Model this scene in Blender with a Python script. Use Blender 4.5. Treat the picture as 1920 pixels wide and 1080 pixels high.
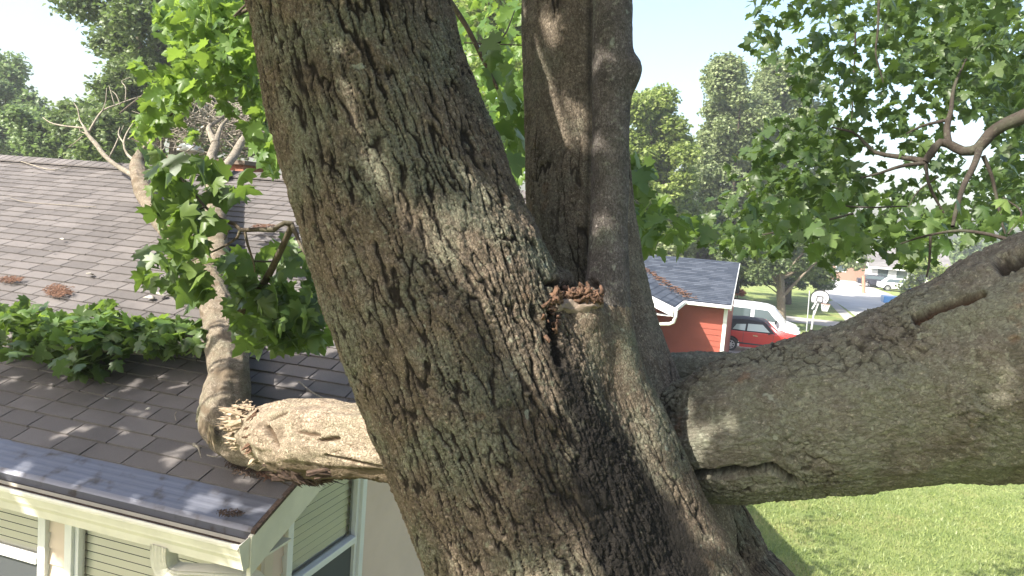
import bpy, math, random
import numpy as np
from mathutils import Matrix, Vector
rng = np.random.default_rng(7)
random.seed(7)
S = bpy.context.scene
for o in list(bpy.data.objects): bpy.data.objects.remove(o)
# ------------------------------------------------------------------ camera
F = 1450.0; H = 5.1
_p = math.radians(5.6); _a = math.atan(.078)
f_ = np.array([0, math.cos(_p), -math.sin(_p)]); U0 = np.array([0, math.sin(_p), math.cos(_p)]); X_ = np.array([1., 0, 0])
r_ = math.cos(_a)*X_ + math.sin(_a)*U0; u_ = -math.sin(_a)*X_ + math.cos(_a)*U0
CAM = np.array([0, 0, H])
cd = bpy.data.cameras.new('camera'); cam = bpy.data.objects.new('camera', cd); S.collection.objects.link(cam)
cd.sensor_width = 36; cd.lens = 36*F/1920; cd.clip_start = .05; cd.clip_end = 3000
cam.matrix_world = Matrix(((r_[0], u_[0], -f_[0], 0), (r_[1], u_[1], -f_[1], 0), (r_[2], u_[2], -f_[2], H), (0, 0, 0, 1)))
S.camera = cam
# ------------------------------------------------------------------ light
SUN = np.array([-.80, -.60, .90]); SUN /= np.linalg.norm(SUN)
w = bpy.data.worlds.new('World'); S.world = w; w.use_nodes = True
nt = w.node_tree; bgn = nt.nodes['Background']
sky = nt.nodes.new('ShaderNodeTexSky'); sky.sky_type = 'NISHITA'; sky.sun_disc = False
sky.sun_elevation = math.asin(SUN[2]); sky.sun_rotation = math.atan2(SUN[0], SUN[1])
sky.air_density = 1.1; sky.dust_density = 3.5; sky.ozone_density = .8; sky.altitude = 100
nt.links.new(sky.outputs[0], bgn.inputs[0]); bgn.inputs[1].default_value = .125
sl = bpy.data.lights.new('sun', 'SUN'); sl.energy = 4.6; sl.angle = math.radians(.5); sl.color = (1, .95, .86)
so = bpy.data.objects.new('sun', sl); S.collection.objects.link(so); so.rotation_euler = Vector(SUN).to_track_quat('Z', 'Y').to_euler()
S.view_settings.view_transform = 'Standard'; S.view_settings.look = 'None'; S.view_settings.gamma = 1
S.view_settings.exposure = 1.55
# ------------------------------------------------------------------ projection helpers
def D(x, y): return f_ + (x-960)/F*r_ - (y-540)/F*u_
def P(x, y, d): return CAM + d*D(x, y)
def plane(x, y, q, n):
    d = D(x, y); return CAM + d*(np.dot(np.asarray(q)-CAM, n)/np.dot(d, n))
def ground(x, y, z=0.): return plane(x, y, (0, 0, z), (0, 0, 1.))
def RP(px, d): return d*math.sin(math.atan(px/F))
def proj(V):
    v = np.asarray(V)-CAM; d = v@f_; return 960+F*(v@r_)/d, 540-F*(v@u_)/d, d
e = np.array([.95, -.3123, 0]); n = np.array([.3123, .95, 0]); e /= np.linalg.norm(e); n /= np.linalg.norm(n); zz = np.array([0, 0, 1.])
# our roof plane
SL = math.radians(21.5); TS = math.tan(SL); G = P(442, 981, 3.75)
NR = np.cross(e, n+TS*zz); NR /= np.linalg.norm(NR); UPS = (n+TS*zz)*math.cos(SL)
def onroof(x, y, rpx=0., clear=0.):
    "point on the pixel ray whose height above the roof is its own radius plus clear"
    d = (np.dot(CAM-G, NR)-clear)/(rpx/F-np.dot(D(x, y), NR)); return P(x, y, d), d
# ------------------------------------------------------------------ noise
def _h(i, j, k, s):
    with np.errstate(over='ignore'):
        x = (i.astype(np.int64)*73856093) ^ (j.astype(np.int64)*19349663) ^ (k.astype(np.int64)*83492791) ^ (s*2654435761)
        x = x & 0xffffffff; x = ((x ^ (x >> 15))*2246822519) & 0xffffffff; x = ((x ^ (x >> 13))*3266489917) & 0xffffffff
        x = x ^ (x >> 16)
    return x.astype(np.float64)/4294967296.
def vn(p, s=0):
    b = np.floor(p); t = p-b; t = t*t*(3-2*t); b = b.astype(np.int64); o = 0
    for a in (0, 1):
        for c in (0, 1):
            for d in (0, 1):
                wt = (t[:, 0] if a else 1-t[:, 0])*(t[:, 1] if c else 1-t[:, 1])*(t[:, 2] if d else 1-t[:, 2])
                o = o+wt*_h(b[:, 0]+a, b[:, 1]+c, b[:, 2]+d, s)
    return o*2-1
def pn(p, s=0):
    "gradient noise, about -1..1"
    b = np.floor(p); t = p-b; u = t*t*t*(t*(t*6-15)+10); b = b.astype(np.int64); o = 0
    for a in (0, 1):
        for c in (0, 1):
            for d in (0, 1):
                i, j, k = b[:, 0]+a, b[:, 1]+c, b[:, 2]+d; th = _h(i, j, k, s)*2*np.pi; z = _h(i, j, k, s+91)*2-1; rr = np.sqrt(1-z*z)
                g = rr*np.cos(th)*(t[:, 0]-a)+rr*np.sin(th)*(t[:, 1]-c)+z*(t[:, 2]-d)
                o = o+(u[:, 0] if a else 1-u[:, 0])*(u[:, 1] if c else 1-u[:, 1])*(u[:, 2] if d else 1-u[:, 2])*g
    return o*1.6
def fbm(p, o=3, s=0):
    r = 0; a = 1.; t = 0
    for i in range(o): r = r+a*vn(p*2**i, s+i); t += a; a *= .5
    return r/t
def wor(p, s=0):
    b = np.floor(p).astype(np.int64); f1 = np.full(len(p), 9.); f2 = f1.copy(); idv = np.zeros(len(p))
    for a in (-1, 0, 1):
        for c in (-1, 0, 1):
            for d in (-1, 0, 1):
                i, j, k = b[:, 0]+a, b[:, 1]+c, b[:, 2]+d
                h0 = _h(i, j, k, s); h1 = _h(i, j, k, s+11); h2 = _h(i, j, k, s+23)
                q = np.sqrt((i+h0-p[:, 0])**2+(j+h1-p[:, 1])**2+(k+h2-p[:, 2])**2)
                m = q < f1; f2 = np.where(m, f1, np.minimum(f2, q)); idv = np.where(m, h0, idv); f1 = np.where(m, q, f1)
    return f1, f2, idv
def sst(a, b, x): t = np.clip((x-a)/(b-a), 0, 1); return t*t*(3-2*t)
def bark(q, kind='deep'):
    """q: across, across, along in metres -> displacement (m), plate mask 0..1, tone"""
    W = np.stack([fbm(q*[9, 9, 5], 2, 1), fbm(q*[9, 9, 5], 2, 5), fbm(q*[7, 7, 4], 2, 9)], 1)
    W2 = np.stack([fbm(q*45, 2, 31), fbm(q*45, 2, 35), fbm(q*45, 2, 39)], 1)
    if kind == 'deep':
        a1, a2 = .94, .34; qr = np.stack([q[:, 0]*a1-q[:, 1]*a2, q[:, 0]*a2+q[:, 1]*a1, q[:, 2]], 1)
        Wp = np.stack([pn(q*[7, 7, 5], 101), pn(q*[7, 7, 5], 102), pn(q*[9, 9, 6], 103)], 1); Wf = np.stack([pn(q*[34, 34, 26], 104), pn(q*[34, 34, 26], 105), pn(q*[40, 40, 30], 106)], 1)
        qq = qr+Wp*[.011, .011, .0]+Wf*[.0055, .0055, 0]
        wv = .165+.06*pn(q*[6, 6, 3], 51)
        c1 = sst(0, 1, np.abs(pn(qq*[38, 38, 4.0], 3)+.2*pn(qq*[80, 80, 17], 31))/wv)
        c2 = sst(0, 1, np.abs(pn(qq*[60, 60, 9]+9, 4)+.3*pn(qq*[70, 70, 25], 32))/(wv*.8))
        f1, f2, t1 = wor((qr+Wp*[.02, .02, .05]+Wf*.010)/[.036, .036, .085], 3); c3 = sst(.0, .16, f2-f1)
        g1, g2, t2 = wor((qr+Wp*.02+Wf*.007)/[.0115, .0115, .016], 7); fl = sst(.0, .30, g2-g1)
        on = sst(-.3, .3, pn(q*[8, 8, 5], 52))
        crack = c1*(.45+.55*c2)*(.62+.38*c3)
        h = .0085*c1+.0028*c2+.0024*c3+.0025*t1+(.0030*fl+.0035*t2)*(.25+.75*on)+.0036*fbm(q*150, 3, 60)+.005*pn(q*[24, 24, 14], 70)
        return h-.016, np.clip(crack*(1-(.2+.35*on)*(1-fl)), 0, 1), np.clip(.5*t1+.5*t2, 0, 1)
    if kind == 'mid':
        qq = q+W*[.02, .02, 0]+W2*[.003, .003, 0]
        c1 = sst(0, 1, np.abs(pn(qq*[15, 15, 2.2], 13)+.2*pn(qq*[50, 50, 14], 33))/.09); c2 = sst(0, 1, np.abs(pn(qq*[30, 30, 7]+9, 14)+.2*pn(qq*[60, 60, 20], 34))/.10); crack = c1*(.3+.7*c2)
        p2 = (q+W2*.004)/[.016, .016, .03]; g1, g2, t2 = wor(p2, 17); fl = sst(0, .3, g2-g1)
        on = sst(-.15, .35, fbm(q*[5, 5, 2.5], 2, 80)); crack = 1-(1-crack)*(.35+.65*on)
        h = .008*crack+.0022*fl*on+.0022*fbm(q*110, 2, 60)+.004*fbm(q*[18, 18, 8], 2, 70)
        return h-.007, np.clip(crack*(1-.35*(1-fl)*on), 0, 1), t2
    if kind == 'rough':
        p = (q+W*[.05, .05, .05]+W2*.006)/[.030, .030, .050]
        p = p+np.stack([pn(q*14, 201), pn(q*14, 202), pn(q*14, 203)], 1)*.35
        f1, f2, t = wor(p, 23); crack = sst(.0, .17, f2-f1)
        p2 = (q+W2*.006+W*.01)/[.013, .013, .016]; g1, g2, t2 = wor(p2, 27); fl = sst(0, .35, g2-g1)
        on = sst(-.35, .35, fbm(q*[4, 4, 3], 2, 80))
        h = .0060*(1-(1-crack)*on)+.0045*fl*(.5+.5*on)+.0045*t2*(.4+.6*on)+.004*t+.004*fbm(q*90, 3, 60)+.006*fbm(q*[12, 12, 9], 2, 70)
        return h-.006, np.clip((1-(1-crack)*on*.8)*(1-.4*(1-fl)*on), 0, 1), t2
    if kind == 'log':
        g1, g2, t2 = wor((q+.01*np.stack([pn(q*30, 1), pn(q*30, 2), pn(q*30, 3)], 1))/[.012, .012, .03], 9); on = sst(-.1, .4, pn(q*[9, 9, 6], 12)); c2 = sst(0, 1, np.abs(pn(q*[16, 16, 3.5]+3, 16)+.3*pn(q*[60, 60, 18], 17))/.035)
        return .0022*fbm(q*[150, 150, 60], 3, 60)+.006*fbm(q*[14, 14, 8], 3, 70)+.003*sst(0, .3, g2-g1)*on+.004*c2-.004, np.clip(1-(1-c2)*.8-(1-sst(0, .2, g2-g1))*on*.5, 0, 1), t2
    h = .0012*fbm(q*100, 2, 60)+.004*fbm(q*[12, 12, 6], 3, 70)
    return h, np.ones(len(q)), vn(q*40, 3)*.5+.5
# ------------------------------------------------------------------ mesh helpers
def mk(name, V, Fc, mat, parent=None, smooth=False, attrs=None, mi=None):
    V = np.asarray(V, dtype=np.float32).reshape(-1, 3); me = bpy.data.meshes.new(name)
    if isinstance(Fc, np.ndarray):
        m, k = Fc.shape; me.vertices.add(len(V)); me.vertices.foreach_set('co', V.ravel())
        me.loops.add(m*k); me.loops.foreach_set('vertex_index', Fc.astype(np.int32).ravel())
        me.polygons.add(m); me.polygons.foreach_set('loop_start', np.arange(0, m*k, k, dtype=np.int32)); me.update(calc_edges=True)
    else: me.from_pydata(V.tolist(), [], Fc)
    for mm in (mat if isinstance(mat, (list, tuple)) else [mat]): me.materials.append(mm)
    if mi is not None: me.polygons.foreach_set('material_index', np.asarray(mi, dtype=np.int32))
    if smooth: me.polygons.foreach_set('use_smooth', np.ones(len(me.polygons), dtype=bool))
    for kx, a in (attrs or {}).items():
        if np.ndim(a) == 2:
            at = me.attributes.new(kx, 'FLOAT_VECTOR', 'POINT'); at.data.foreach_set('vector', np.asarray(a, dtype=np.float32).ravel()); continue
        at = me.attributes.new(kx, 'FLOAT', 'POINT'); at.data.foreach_set('value', np.asarray(a, dtype=np.float32).ravel())
    me.validate(); o = bpy.data.objects.new(name, me); S.collection.objects.link(o)
    if parent is not None: attach(o, parent)
    return o
def attach(o, parent):
    o.parent = parent; L = Vector((0, 0, 0)); q = parent
    while q is not None: L += q.location; q = q.parent
    o.location = -L
def empty(name, loc, label=None, cat=None, group=None, kind=None):
    o = bpy.data.objects.new(name, None); S.collection.objects.link(o); o.location = Vector([float(c) for c in loc]); tag(o, label, cat, group, kind); return o
def tag(o, label=None, cat=None, group=None, kind=None):
    for k, v in (('label', label), ('category', cat), ('group', group), ('kind', kind)):
        if v: o[k] = v
    return o
class MB:
    def __init__(s, o=(0, 0, 0), ex=e, ey=n, ez=zz): s.V = []; s.F = []; s.m = []; s.a = []; s.o = np.asarray(o, float); s.B = np.array([ex, ey, ez])
    def w(s, p): return s.o+np.asarray(p, float)@s.B
    def poly(s, pts, m=0, a=0.):
        b = len(s.V); 
        for p in pts: s.V.append(s.w(p)); s.a.append(a)
        s.F.append(list(range(b, b+len(pts)))); s.m.append(m)
    def prism(s, pts, d, m=0, a=0.):
        b = len(s.V); k = len(pts); d = np.asarray(d, float)
        for p in pts: s.V.append(s.w(p)); s.a.append(a)
        for p in pts: s.V.append(s.w(np.asarray(p, float)+d)); s.a.append(a)
        s.F.append([b+i for i in range(k)][::-1]); s.F.append([b+k+i for i in range(k)]); s.m += [m, m]
        for i in range(k):
            j = (i+1) % k; s.F.append([b+i, b+j, b+k+j, b+k+i]); s.m.append(m)
    def box(s, a0, a1, m=0, a=0.):
        x0, y0, z0 = a0; x1, y1, z1 = a1
        s.prism([(x0, y0, z0), (x1, y0, z0), (x1, y1, z0), (x0, y1, z0)], (0, 0, z1-z0), m, a)
    def tube(s, pts, rad, k=8, m=0, cap=True):
        W = np.array([s.w(p) for p in pts]); V, Fq = tube(W, rad, k); b = len(s.V)
        s.V += list(V); s.a += [0.]*len(V); s.F += [[int(i)+b for i in q] for q in Fq]; s.m += [m]*len(Fq)
        if cap:
            s.F.append([b+i for i in range(k)][::-1]); s.F.append([b+len(V)-k+i for i in range(k)]); s.m += [m, m]
    def build(s, name, mat, parent=None, bevel=0., smooth=False):
        o = mk(name, np.array(s.V), s.F, mat, parent, smooth, {'lf': s.a}, s.m)
        if bevel:
            b = o.modifiers.new('bevel', 'BEVEL'); b.width = bevel; b.segments = 2; b.limit_method = 'ANGLE'
        return o
def frames(pts):
    pts = np.asarray(pts, float); T = np.gradient(pts, axis=0); T /= np.linalg.norm(T, axis=1)[:, None]
    ref = np.array([0, 1., 0]) if abs(T[0] @ np.array([0, 1., 0])) < .9 else np.array([1., 0, 0])
    A = []; a = ref
    for t in T: a = a-(a@t)*t; a /= np.linalg.norm(a); A.append(a)
    A = np.array(A); return T, A, np.cross(T, A)
def spline(pts, rad, step):
    pts = np.asarray(pts, float); rad = np.asarray(rad, float) if np.ndim(rad) else np.full(len(pts), rad)
    if len(pts) < 3:
        L = np.linalg.norm(pts[1]-pts[0]); m = max(2, int(L/step)+1); t = np.linspace(0, 1, m)[:, None]; return pts[0]+(pts[1]-pts[0])*t, rad[0]+(rad[1]-rad[0])*t[:, 0]
    Q = np.vstack([2*pts[0]-pts[1], pts, 2*pts[-1]-pts[-2]]); R = np.r_[rad[0], rad, rad[-1]]; o = []; ro = []
    for i in range(1, len(Q)-2):
        L = np.linalg.norm(Q[i+1]-Q[i]); m = max(1, int(L/step)); t = np.linspace(0, 1, m, endpoint=False)[:, None]
        a, b, c, d = Q[i-1], Q[i], Q[i+1], Q[i+2]
        o.append(.5*((2*b)+(c-a)*t+(2*a-5*b+4*c-d)*t*t+(3*b-a-3*c+d)*t**3)); ro.append(R[i]+(R[i+1]-R[i])*(t[:, 0]**2*(3-2*t[:, 0])))
    o.append(pts[-1:]); ro.append(rad[-1:]); return np.vstack(o), np.concatenate(ro)
def tube(pts, rad, k=8):
    pts = np.asarray(pts, float); rad = np.broadcast_to(np.asarray(rad, float), (len(pts),)); T, A, B = frames(pts)
    th = np.linspace(0, 2*np.pi, k, endpoint=False)
    V = pts[:, None]+rad[:, None, None]*(np.cos(th)[None, :, None]*A[:, None]+np.sin(th)[None, :, None]*B[:, None])
    i = np.arange(len(pts)-1)[:, None]*k; j = np.arange(k)[None]; jn = (j+1) % k
    Fq = np.stack([i+j, i+jn, i+k+jn, i+k+j], -1).reshape(-1, 4); return V.reshape(-1, 3), Fq
def btube(name, pts, rad, mat, parent, kind='smooth', res=.006, lump=.0, step=None, carve=None, seed=0., amp=1., paint=None, step0=.03, cap=False):
    "a limb with modelled bark: every vertex displaced"
    c, r = spline(pts, rad, step or res); T, A, B = frames(c); k = max(12, int(2*np.pi*r.max()/res)); th = np.linspace(0, 2*np.pi, k, endpoint=False)
    v = np.r_[0, np.cumsum(np.linalg.norm(np.diff(c, axis=0), axis=1))]
    N = np.cos(th)[None, :, None]*A[:, None]+np.sin(th)[None, :, None]*B[:, None]; N = N.reshape(-1, 3)
    R = np.repeat(r, k); q = np.stack([np.tile(np.cos(th), len(c))*R, np.tile(np.sin(th), len(c))*R, np.repeat(v, k)], 1)+seed
    h, cr, tone = bark(q, kind); h = h*amp
    if lump: h = h+lump*fbm(q*[3.5/max(.12, r.max()), 3.5/max(.12, r.max()), 4.], 2, 90)
    V = np.repeat(c, k, 0)+N*(R)[:, None]; st = np.zeros(len(V))
    for cv in (carve or []):
        lp, cr_, dep = np.asarray(cv[0]), cv[1], cv[2]; lx, ly, ld = proj(lp); vx, vy, vd = proj(V); dm = np.full(len(V), 9e3)
        for a in range(len(lx)-1):
            ax_, ay_ = lx[a+1]-lx[a], ly[a+1]-ly[a]; t = np.clip(((vx-lx[a])*ax_+(vy-ly[a])*ay_)/(ax_**2+ay_**2), 0, 1); dm = np.minimum(dm, np.hypot(vx-lx[a]-t*ax_, vy-ly[a]-t*ay_))
        dm = dm/F*ld.mean(); dm = dm+.35*cr_*fbm(V*60, 2, 44)+.5*cr_*fbm(V*18, 2, 45); g = np.exp(-(np.clip(dm, 0, None)/cr_)**4)*((N*(CAM-V)).sum(1) > 0); h = h-dep*g; cr = cr*(1-.95*g)
        if len(cv) > 3: st = np.maximum(st, g*cv[3])
    if paint is not None: st = np.maximum(st, paint(V))
    V = V+N*h[:, None]
    i = np.arange(len(c)-1)[:, None]*k; j = np.arange(k)[None]; jn = (j+1) % k
    Fq = np.stack([i+j, i+jn, i+k+jn, i+k+j], -1).reshape(-1, 4)
    if cap:
        V = np.vstack([V, c[:1], c[-1:]]); m = len(V)
        F3 = [[m-2, (x+1) % k, x, x] for x in range(k)]; b = (len(c)-1)*k
        Fl = Fq.tolist()+[q[:3] for q in F3]+[[m-1, b+x, b+(x+1) % k] for x in range(k)]
        cr = np.r_[cr, 0, 0]; tone = np.r_[tone, .5, .5]; st = np.r_[st, 0, 0]; q = np.vstack([q, q[:1], q[-1:]])
        return mk(name, V, Fl, mat, parent, True, {'crack': cr, 'tone': tone, 'stain_shade': st, 'bq': q})
    return mk(name, V, Fq, mat, parent, True, {'crack': cr, 'tone': tone, 'stain_shade': st, 'bq': q})
# ------------------------------------------------------------------ materials
def new(name):
    m = bpy.data.materials.new(name); m.use_nodes = True; t = m.node_tree; return m, t, t.nodes['Principled BSDF']
def N_(t, ty, **kw):
    x = t.nodes.new(ty)
    for k, v in kw.items():
        if hasattr(x, k): setattr(x, k, v)
        else: x.inputs[k.replace('_', ' ')].default_value = v
    return x
def mix(t, a, b, fac, mode='MIX'):
    x = t.nodes.new('ShaderNodeMix'); x.data_type = 'RGBA'; x.blend_type = mode
    for s, v in ((0, fac), (6, a), (7, b)):
        if isinstance(v, bpy.types.NodeSocket): t.links.new(v, x.inputs[s])
        else: x.inputs[s].default_value = (*v, 1) if isinstance(v, tuple) else v
    return x.outputs[2]
def ramp(t, src, a, b, ca=0., cb=1.):
    x = t.nodes.new('ShaderNodeMapRange'); x.interpolation_type = 'SMOOTHSTEP'; t.links.new(src, x.inputs[0])
    for i, v in enumerate((a, b, ca, cb)): x.inputs[i+1].default_value = v
    return x.outputs[0]
def noise(t, scale, detail=3., vec=None, rough=.55, stretch=None):
    x = t.nodes.new('ShaderNodeTexNoise'); x.inputs['Scale'].default_value = scale; x.inputs['Detail'].default_value = detail; x.inputs['Roughness'].default_value = rough
    if vec is None:
        g = t.nodes.new('ShaderNodeNewGeometry'); vec = g.outputs['Position']
    if stretch:
        mp = t.nodes.new('ShaderNodeMapping'); mp.inputs['Scale'].default_value = stretch; t.links.new(vec, mp.inputs[0]); vec = mp.outputs[0]
    t.links.new(vec, x.inputs['Vector']); return x.outputs['Fac']
def bump(t, b, src, dist, st=1.):
    x = t.nodes.new('ShaderNodeBump'); x.inputs['Distance'].default_value = dist; x.inputs['Strength'].default_value = st
    t.links.new(src, x.inputs['Height']); t.links.new(x.outputs[0], b.inputs['Normal'])
def attr(t, nm): x = t.nodes.new('ShaderNodeAttribute'); x.attribute_name = nm; return x.outputs['Fac']
def bark_mat(name, plate, lichen, furrow, lich=.5, spots=.15, stain_shadec=(.016, .014, .012), rough=.95, rust=.1, fine=1.):
    m, t, b = new(name); b.inputs['Roughness'].default_value = rough; b.inputs['Specular IOR Level'].default_value = .15
    c = mix(t, plate, tuple(x*.62 for x in plate), ramp(t, noise(t, 14), .35, .7))
    c = mix(t, c, lichen, ramp(t, noise(t, 5.5, 5), .62-lich*.4, .75-lich*.25))
    c = mix(t, c, tuple(min(1, x*1.55) for x in lichen), ramp(t, noise(t, 42, 4), .55, .72, 0, .75))
    c = mix(t, c, (.20, .11, .06), ramp(t, noise(t, 8.3, 3), .66, .74, 0, rust*4))
    at = t.nodes.new('ShaderNodeAttribute'); at.attribute_name = 'bq'; bq = at.outputs['Vector']
    wp = t.nodes.new('ShaderNodeTexNoise'); wp.inputs['Scale'].default_value = 45; t.links.new(bq, wp.inputs['Vector']); ad = t.nodes.new('ShaderNodeMixRGB'); ad.blend_type = 'LINEAR_LIGHT'; ad.inputs[0].default_value = .012
    t.links.new(bq, ad.inputs[1]); t.links.new(wp.outputs['Color'], ad.inputs[2]); mp = t.nodes.new('ShaderNodeMapping'); mp.inputs['Scale'].default_value = (90, 90, 52); t.links.new(ad.outputs[0], mp.inputs[0])
    vo = t.nodes.new('ShaderNodeTexVoronoi'); vo.feature = 'DISTANCE_TO_EDGE'; vo.inputs['Scale'].default_value = 1.; t.links.new(mp.outputs[0], vo.inputs['Vector']); ck = ramp(t, vo.outputs['Distance'], .0, .10)
    fib = noise(t, 1., 5, vec=bq, rough=.7, stretch=(190, 190, 125))
    c = mix(t, c, tuple(x*.45 for x in plate), ramp(t, vo.outputs['Distance'], .0, .07, .75*fine, 0)); c = mix(t, c, (.55, .52, .50), ramp(t, fib, .38, .62, .85*fine, 0), 'MULTIPLY')
    c = mix(t, c, tuple(min(1, x*1.7) for x in lichen), ramp(t, fib, .60, .74, 0, .6*fine))
    tn = attr(t, 'tone'); c = mix(t, c, (.5, .5, .5), ramp(t, tn, 0, 1, .0, .0)); c2 = mix(t, c, (.62, .62, .60), ramp(t, tn, .0, 1, .55, 0), 'MULTIPLY'); c = c2
    c = mix(t, c, (.27, .29, .23), ramp(t, noise(t, 19, 2), .70, .76, 0, spots*4))
    c = mix(t, c, tuple(min(1, x*1.9) for x in plate), ramp(t, noise(t, 75, 5, rough=.75), .56, .70, 0, .7))
    c = mix(t, c, tuple(x*.35 for x in plate), ramp(t, noise(t, 60, 4, rough=.7), .56, .70, 0, .8))
    c = mix(t, c, furrow, ramp(t, attr(t, 'crack'), .08, .70, 1, 0))
    st = attr(t, 'stain_shade'); mul = t.nodes.new('ShaderNodeMath'); mul.operation = 'MULTIPLY'; mul.use_clamp = True
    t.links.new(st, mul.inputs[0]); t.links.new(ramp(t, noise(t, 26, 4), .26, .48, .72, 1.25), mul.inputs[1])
    c = mix(t, c, stain_shadec, mul.outputs[0]); t.links.new(c, b.inputs['Base Color'])
    sm_ = t.nodes.new('ShaderNodeMath'); sm_.operation = 'MULTIPLY_ADD'; t.links.new(ck, sm_.inputs[0]); sm_.inputs[1].default_value = .45; t.links.new(fib, sm_.inputs[2])
    bump(t, b, sm_.outputs[0], .0055*fine, .9); return m
M = {}
M['trunk'] = bark_mat('bark_furrowed', (.205, .162, .118), (.182, .182, .130), (.020, .016, .012), .42, .20)
M['mid'] = bark_mat('bark_stem', (.24, .198, .150), (.20, .182, .135), (.040, .033, .026), .35, .05)
M['slim'] = bark_mat('bark_young_stem', (.165, .145, .130), (.17, .17, .13), (.05, .04, .035), .2, .16, rust=0)
M['limb'] = bark_mat('bark_lichened', (.172, .155, .122), (.170, .172, .128), (.026, .022, .017), .7, .16, stain_shadec=(.075, .045, .028), fine=.6)
M['pale'] = bark_mat('bark_pale', (.40, .32, .24), (.32, .275, .20), (.10, .07, .045), .55, .1, stain_shadec=(.10, .075, .05), rust=.12)
M['fallen'] = bark_mat('bark_fallen', (.30, .25, .19), (.235, .215, .155), (.10, .075, .05), .4, .06, stain_shadec=(.12, .09, .06), rust=.03)
M['twig'] = bark_mat('bark_twig', (.36, .32, .26), (.33, .30, .24), (.2, .16, .12), .3, .0, rust=0)
M['twigd'] = bark_mat('bark_dark_twig', (.12, .095, .07), (.12, .115, .08), (.06, .05, .04), .3, .0, rust=0)
def simple(name, col, rough=.6, metal=0., spec=.4, var=0., vs=6., bmp=0., bs=80., stretch=None):
    m, t, b = new(name); b.inputs['Roughness'].default_value = rough; b.inputs['Metallic'].default_value = metal; b.inputs['Specular IOR Level'].default_value = spec
    b.inputs['Base Color'].default_value = (*col, 1)
    if var:
        c = mix(t, tuple(x*(1-var) for x in col), tuple(min(1, x*(1+var*.6)) for x in col), ramp(t, noise(t, vs, 5, stretch=stretch), .3, .7)); t.links.new(c, b.inputs['Base Color'])
    if bmp: bump(t, b, noise(t, bs, 3), bmp)
    return m
def leaf_mat(name, dark, light, trans, tw=.4):
    m, t, b = new(name); b.inputs['Roughness'].default_value = .42; b.inputs['Specular IOR Level'].default_value = .35
    lf = attr(t, 'lf'); c = mix(t, dark, light, lf); c = mix(t, c, tuple(x*.75 for x in dark), ramp(t, noise(t, 9, 2), .4, .7, 0, .5)); t.links.new(c, b.inputs['Base Color'])
    tr = t.nodes.new('ShaderNodeBsdfTranslucent'); t.links.new(mix(t, trans, tuple(x*1.25 for x in trans), lf), tr.inputs[0])
    ms = t.nodes.new('ShaderNodeMixShader'); ms.inputs[0].default_value = tw
    t.links.new(b.outputs[0], ms.inputs[1]); t.links.new(tr.outputs[0], ms.inputs[2]); t.links.new(ms.outputs[0], t.nodes['Material Output'].inputs[0]); return m
M['leaf'] = leaf_mat('maple_leaf', (.042, .078, .022), (.13, .185, .050), (.17, .27, .04), .36)
M['leaf_shaded'] = leaf_mat('maple_leaf_shaded', (.030, .056, .016), (.075, .115, .032), (.11, .18, .025), .30)  # darker copy of the maple leaf, crown shade put into the colour
M['leaf_sunlit'] = leaf_mat('maple_leaf_sunlit', (.06, .12, .025), (.15, .23, .055), (.24, .36, .05), .42)  # brighter copy of the maple leaf, sunlight put into the colour
M['oak'] = leaf_mat('oak_leaf', (.070, .105, .045), (.18, .22, .09), (.16, .24, .06), .33)
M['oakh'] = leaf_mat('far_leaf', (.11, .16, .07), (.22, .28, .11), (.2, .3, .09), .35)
M['ylw'] = leaf_mat('light_leaf', (.15, .20, .05), (.30, .35, .11), (.28, .38, .08), .4)
M['silver'] = leaf_mat('silver_leaf', (.14, .19, .08), (.34, .38, .20), (.22, .28, .11), .35)
M['hedge'] = leaf_mat('hedge_leaf', (.025, .05, .018), (.06, .10, .03), (.07, .14, .03), .25)
M['redleaf'] = leaf_mat('red_leaf', (.20, .05, .03), (.30, .10, .06), (.30, .10, .04), .3)
def grass_mat():
    m, t, b = new('grass'); b.inputs['Roughness'].default_value = .9; b.inputs['Specular IOR Level'].default_value = .1
    c = mix(t, (.18, .24, .075), (.30, .34, .13), ramp(t, noise(t, 1.1, 5), .3, .7))
    c = mix(t, c, (.30, .29, .11), ramp(t, noise(t, .55, 5, rough=.65), .50, .68, 0, .8))
    c = mix(t, c, (.06, .105, .03), ramp(t, noise(t, 38, 4, rough=.7), .48, .72, 0, .75)); t.links.new(c, b.inputs['Base Color'])
    bump(t, b, noise(t, 55, 4, rough=.7), .05); return m
M['grass'] = grass_mat(); M['blade'] = leaf_mat('grass_blade', (.16, .22, .065), (.36, .39, .15), (.22, .30, .08), .35)
def shingle(name, a, b_, sc=1.):
    m, t, b = new(name); b.inputs['Roughness'].default_value = .93; b.inputs['Specular IOR Level'].default_value = .2
    c = mix(t, a, b_, attr(t, 'lf')); c = mix(t, c, (.5, .48, .47), ramp(t, noise(t, 230*sc, 3, rough=.8), .35, .75, .35, -.0), 'MULTIPLY')
    c = mix(t, c, tuple(x*1.35 for x in b_), ramp(t, noise(t, 300*sc, 2), .60, .72, 0, .6))
    c = mix(t, c, tuple(x*.7 for x in a), ramp(t, noise(t, 2.3, 5), .42, .75, 0, .55)); t.links.new(c, b.inputs['Base Color'])
    bump(t, b, noise(t, 260*sc, 3), .003); return m
M['shingle'] = shingle('asphalt_shingle', (.112, .102, .098), (.168, .153, .146))
M['rshingle'] = shingle('blue_grey_shingle', (.036, .046, .066), (.085, .100, .128), .15)
M['gshingle'] = shingle('grey_shingle', (.17, .16, .16), (.25, .24, .235), .15)
M['cream'] = simple('cream_aluminium', (.60, .57, .47), .45, var=.10, vs=5)
M['white'] = simple('white_trim', (.68, .68, .66), .5, var=.06)
M['vinyl'] = simple('vinyl_frame', (.62, .62, .60), .35, var=.04)
M['tan'] = simple('tan_siding', (.52, .43, .34), .55, var=.06, vs=3)
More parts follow.
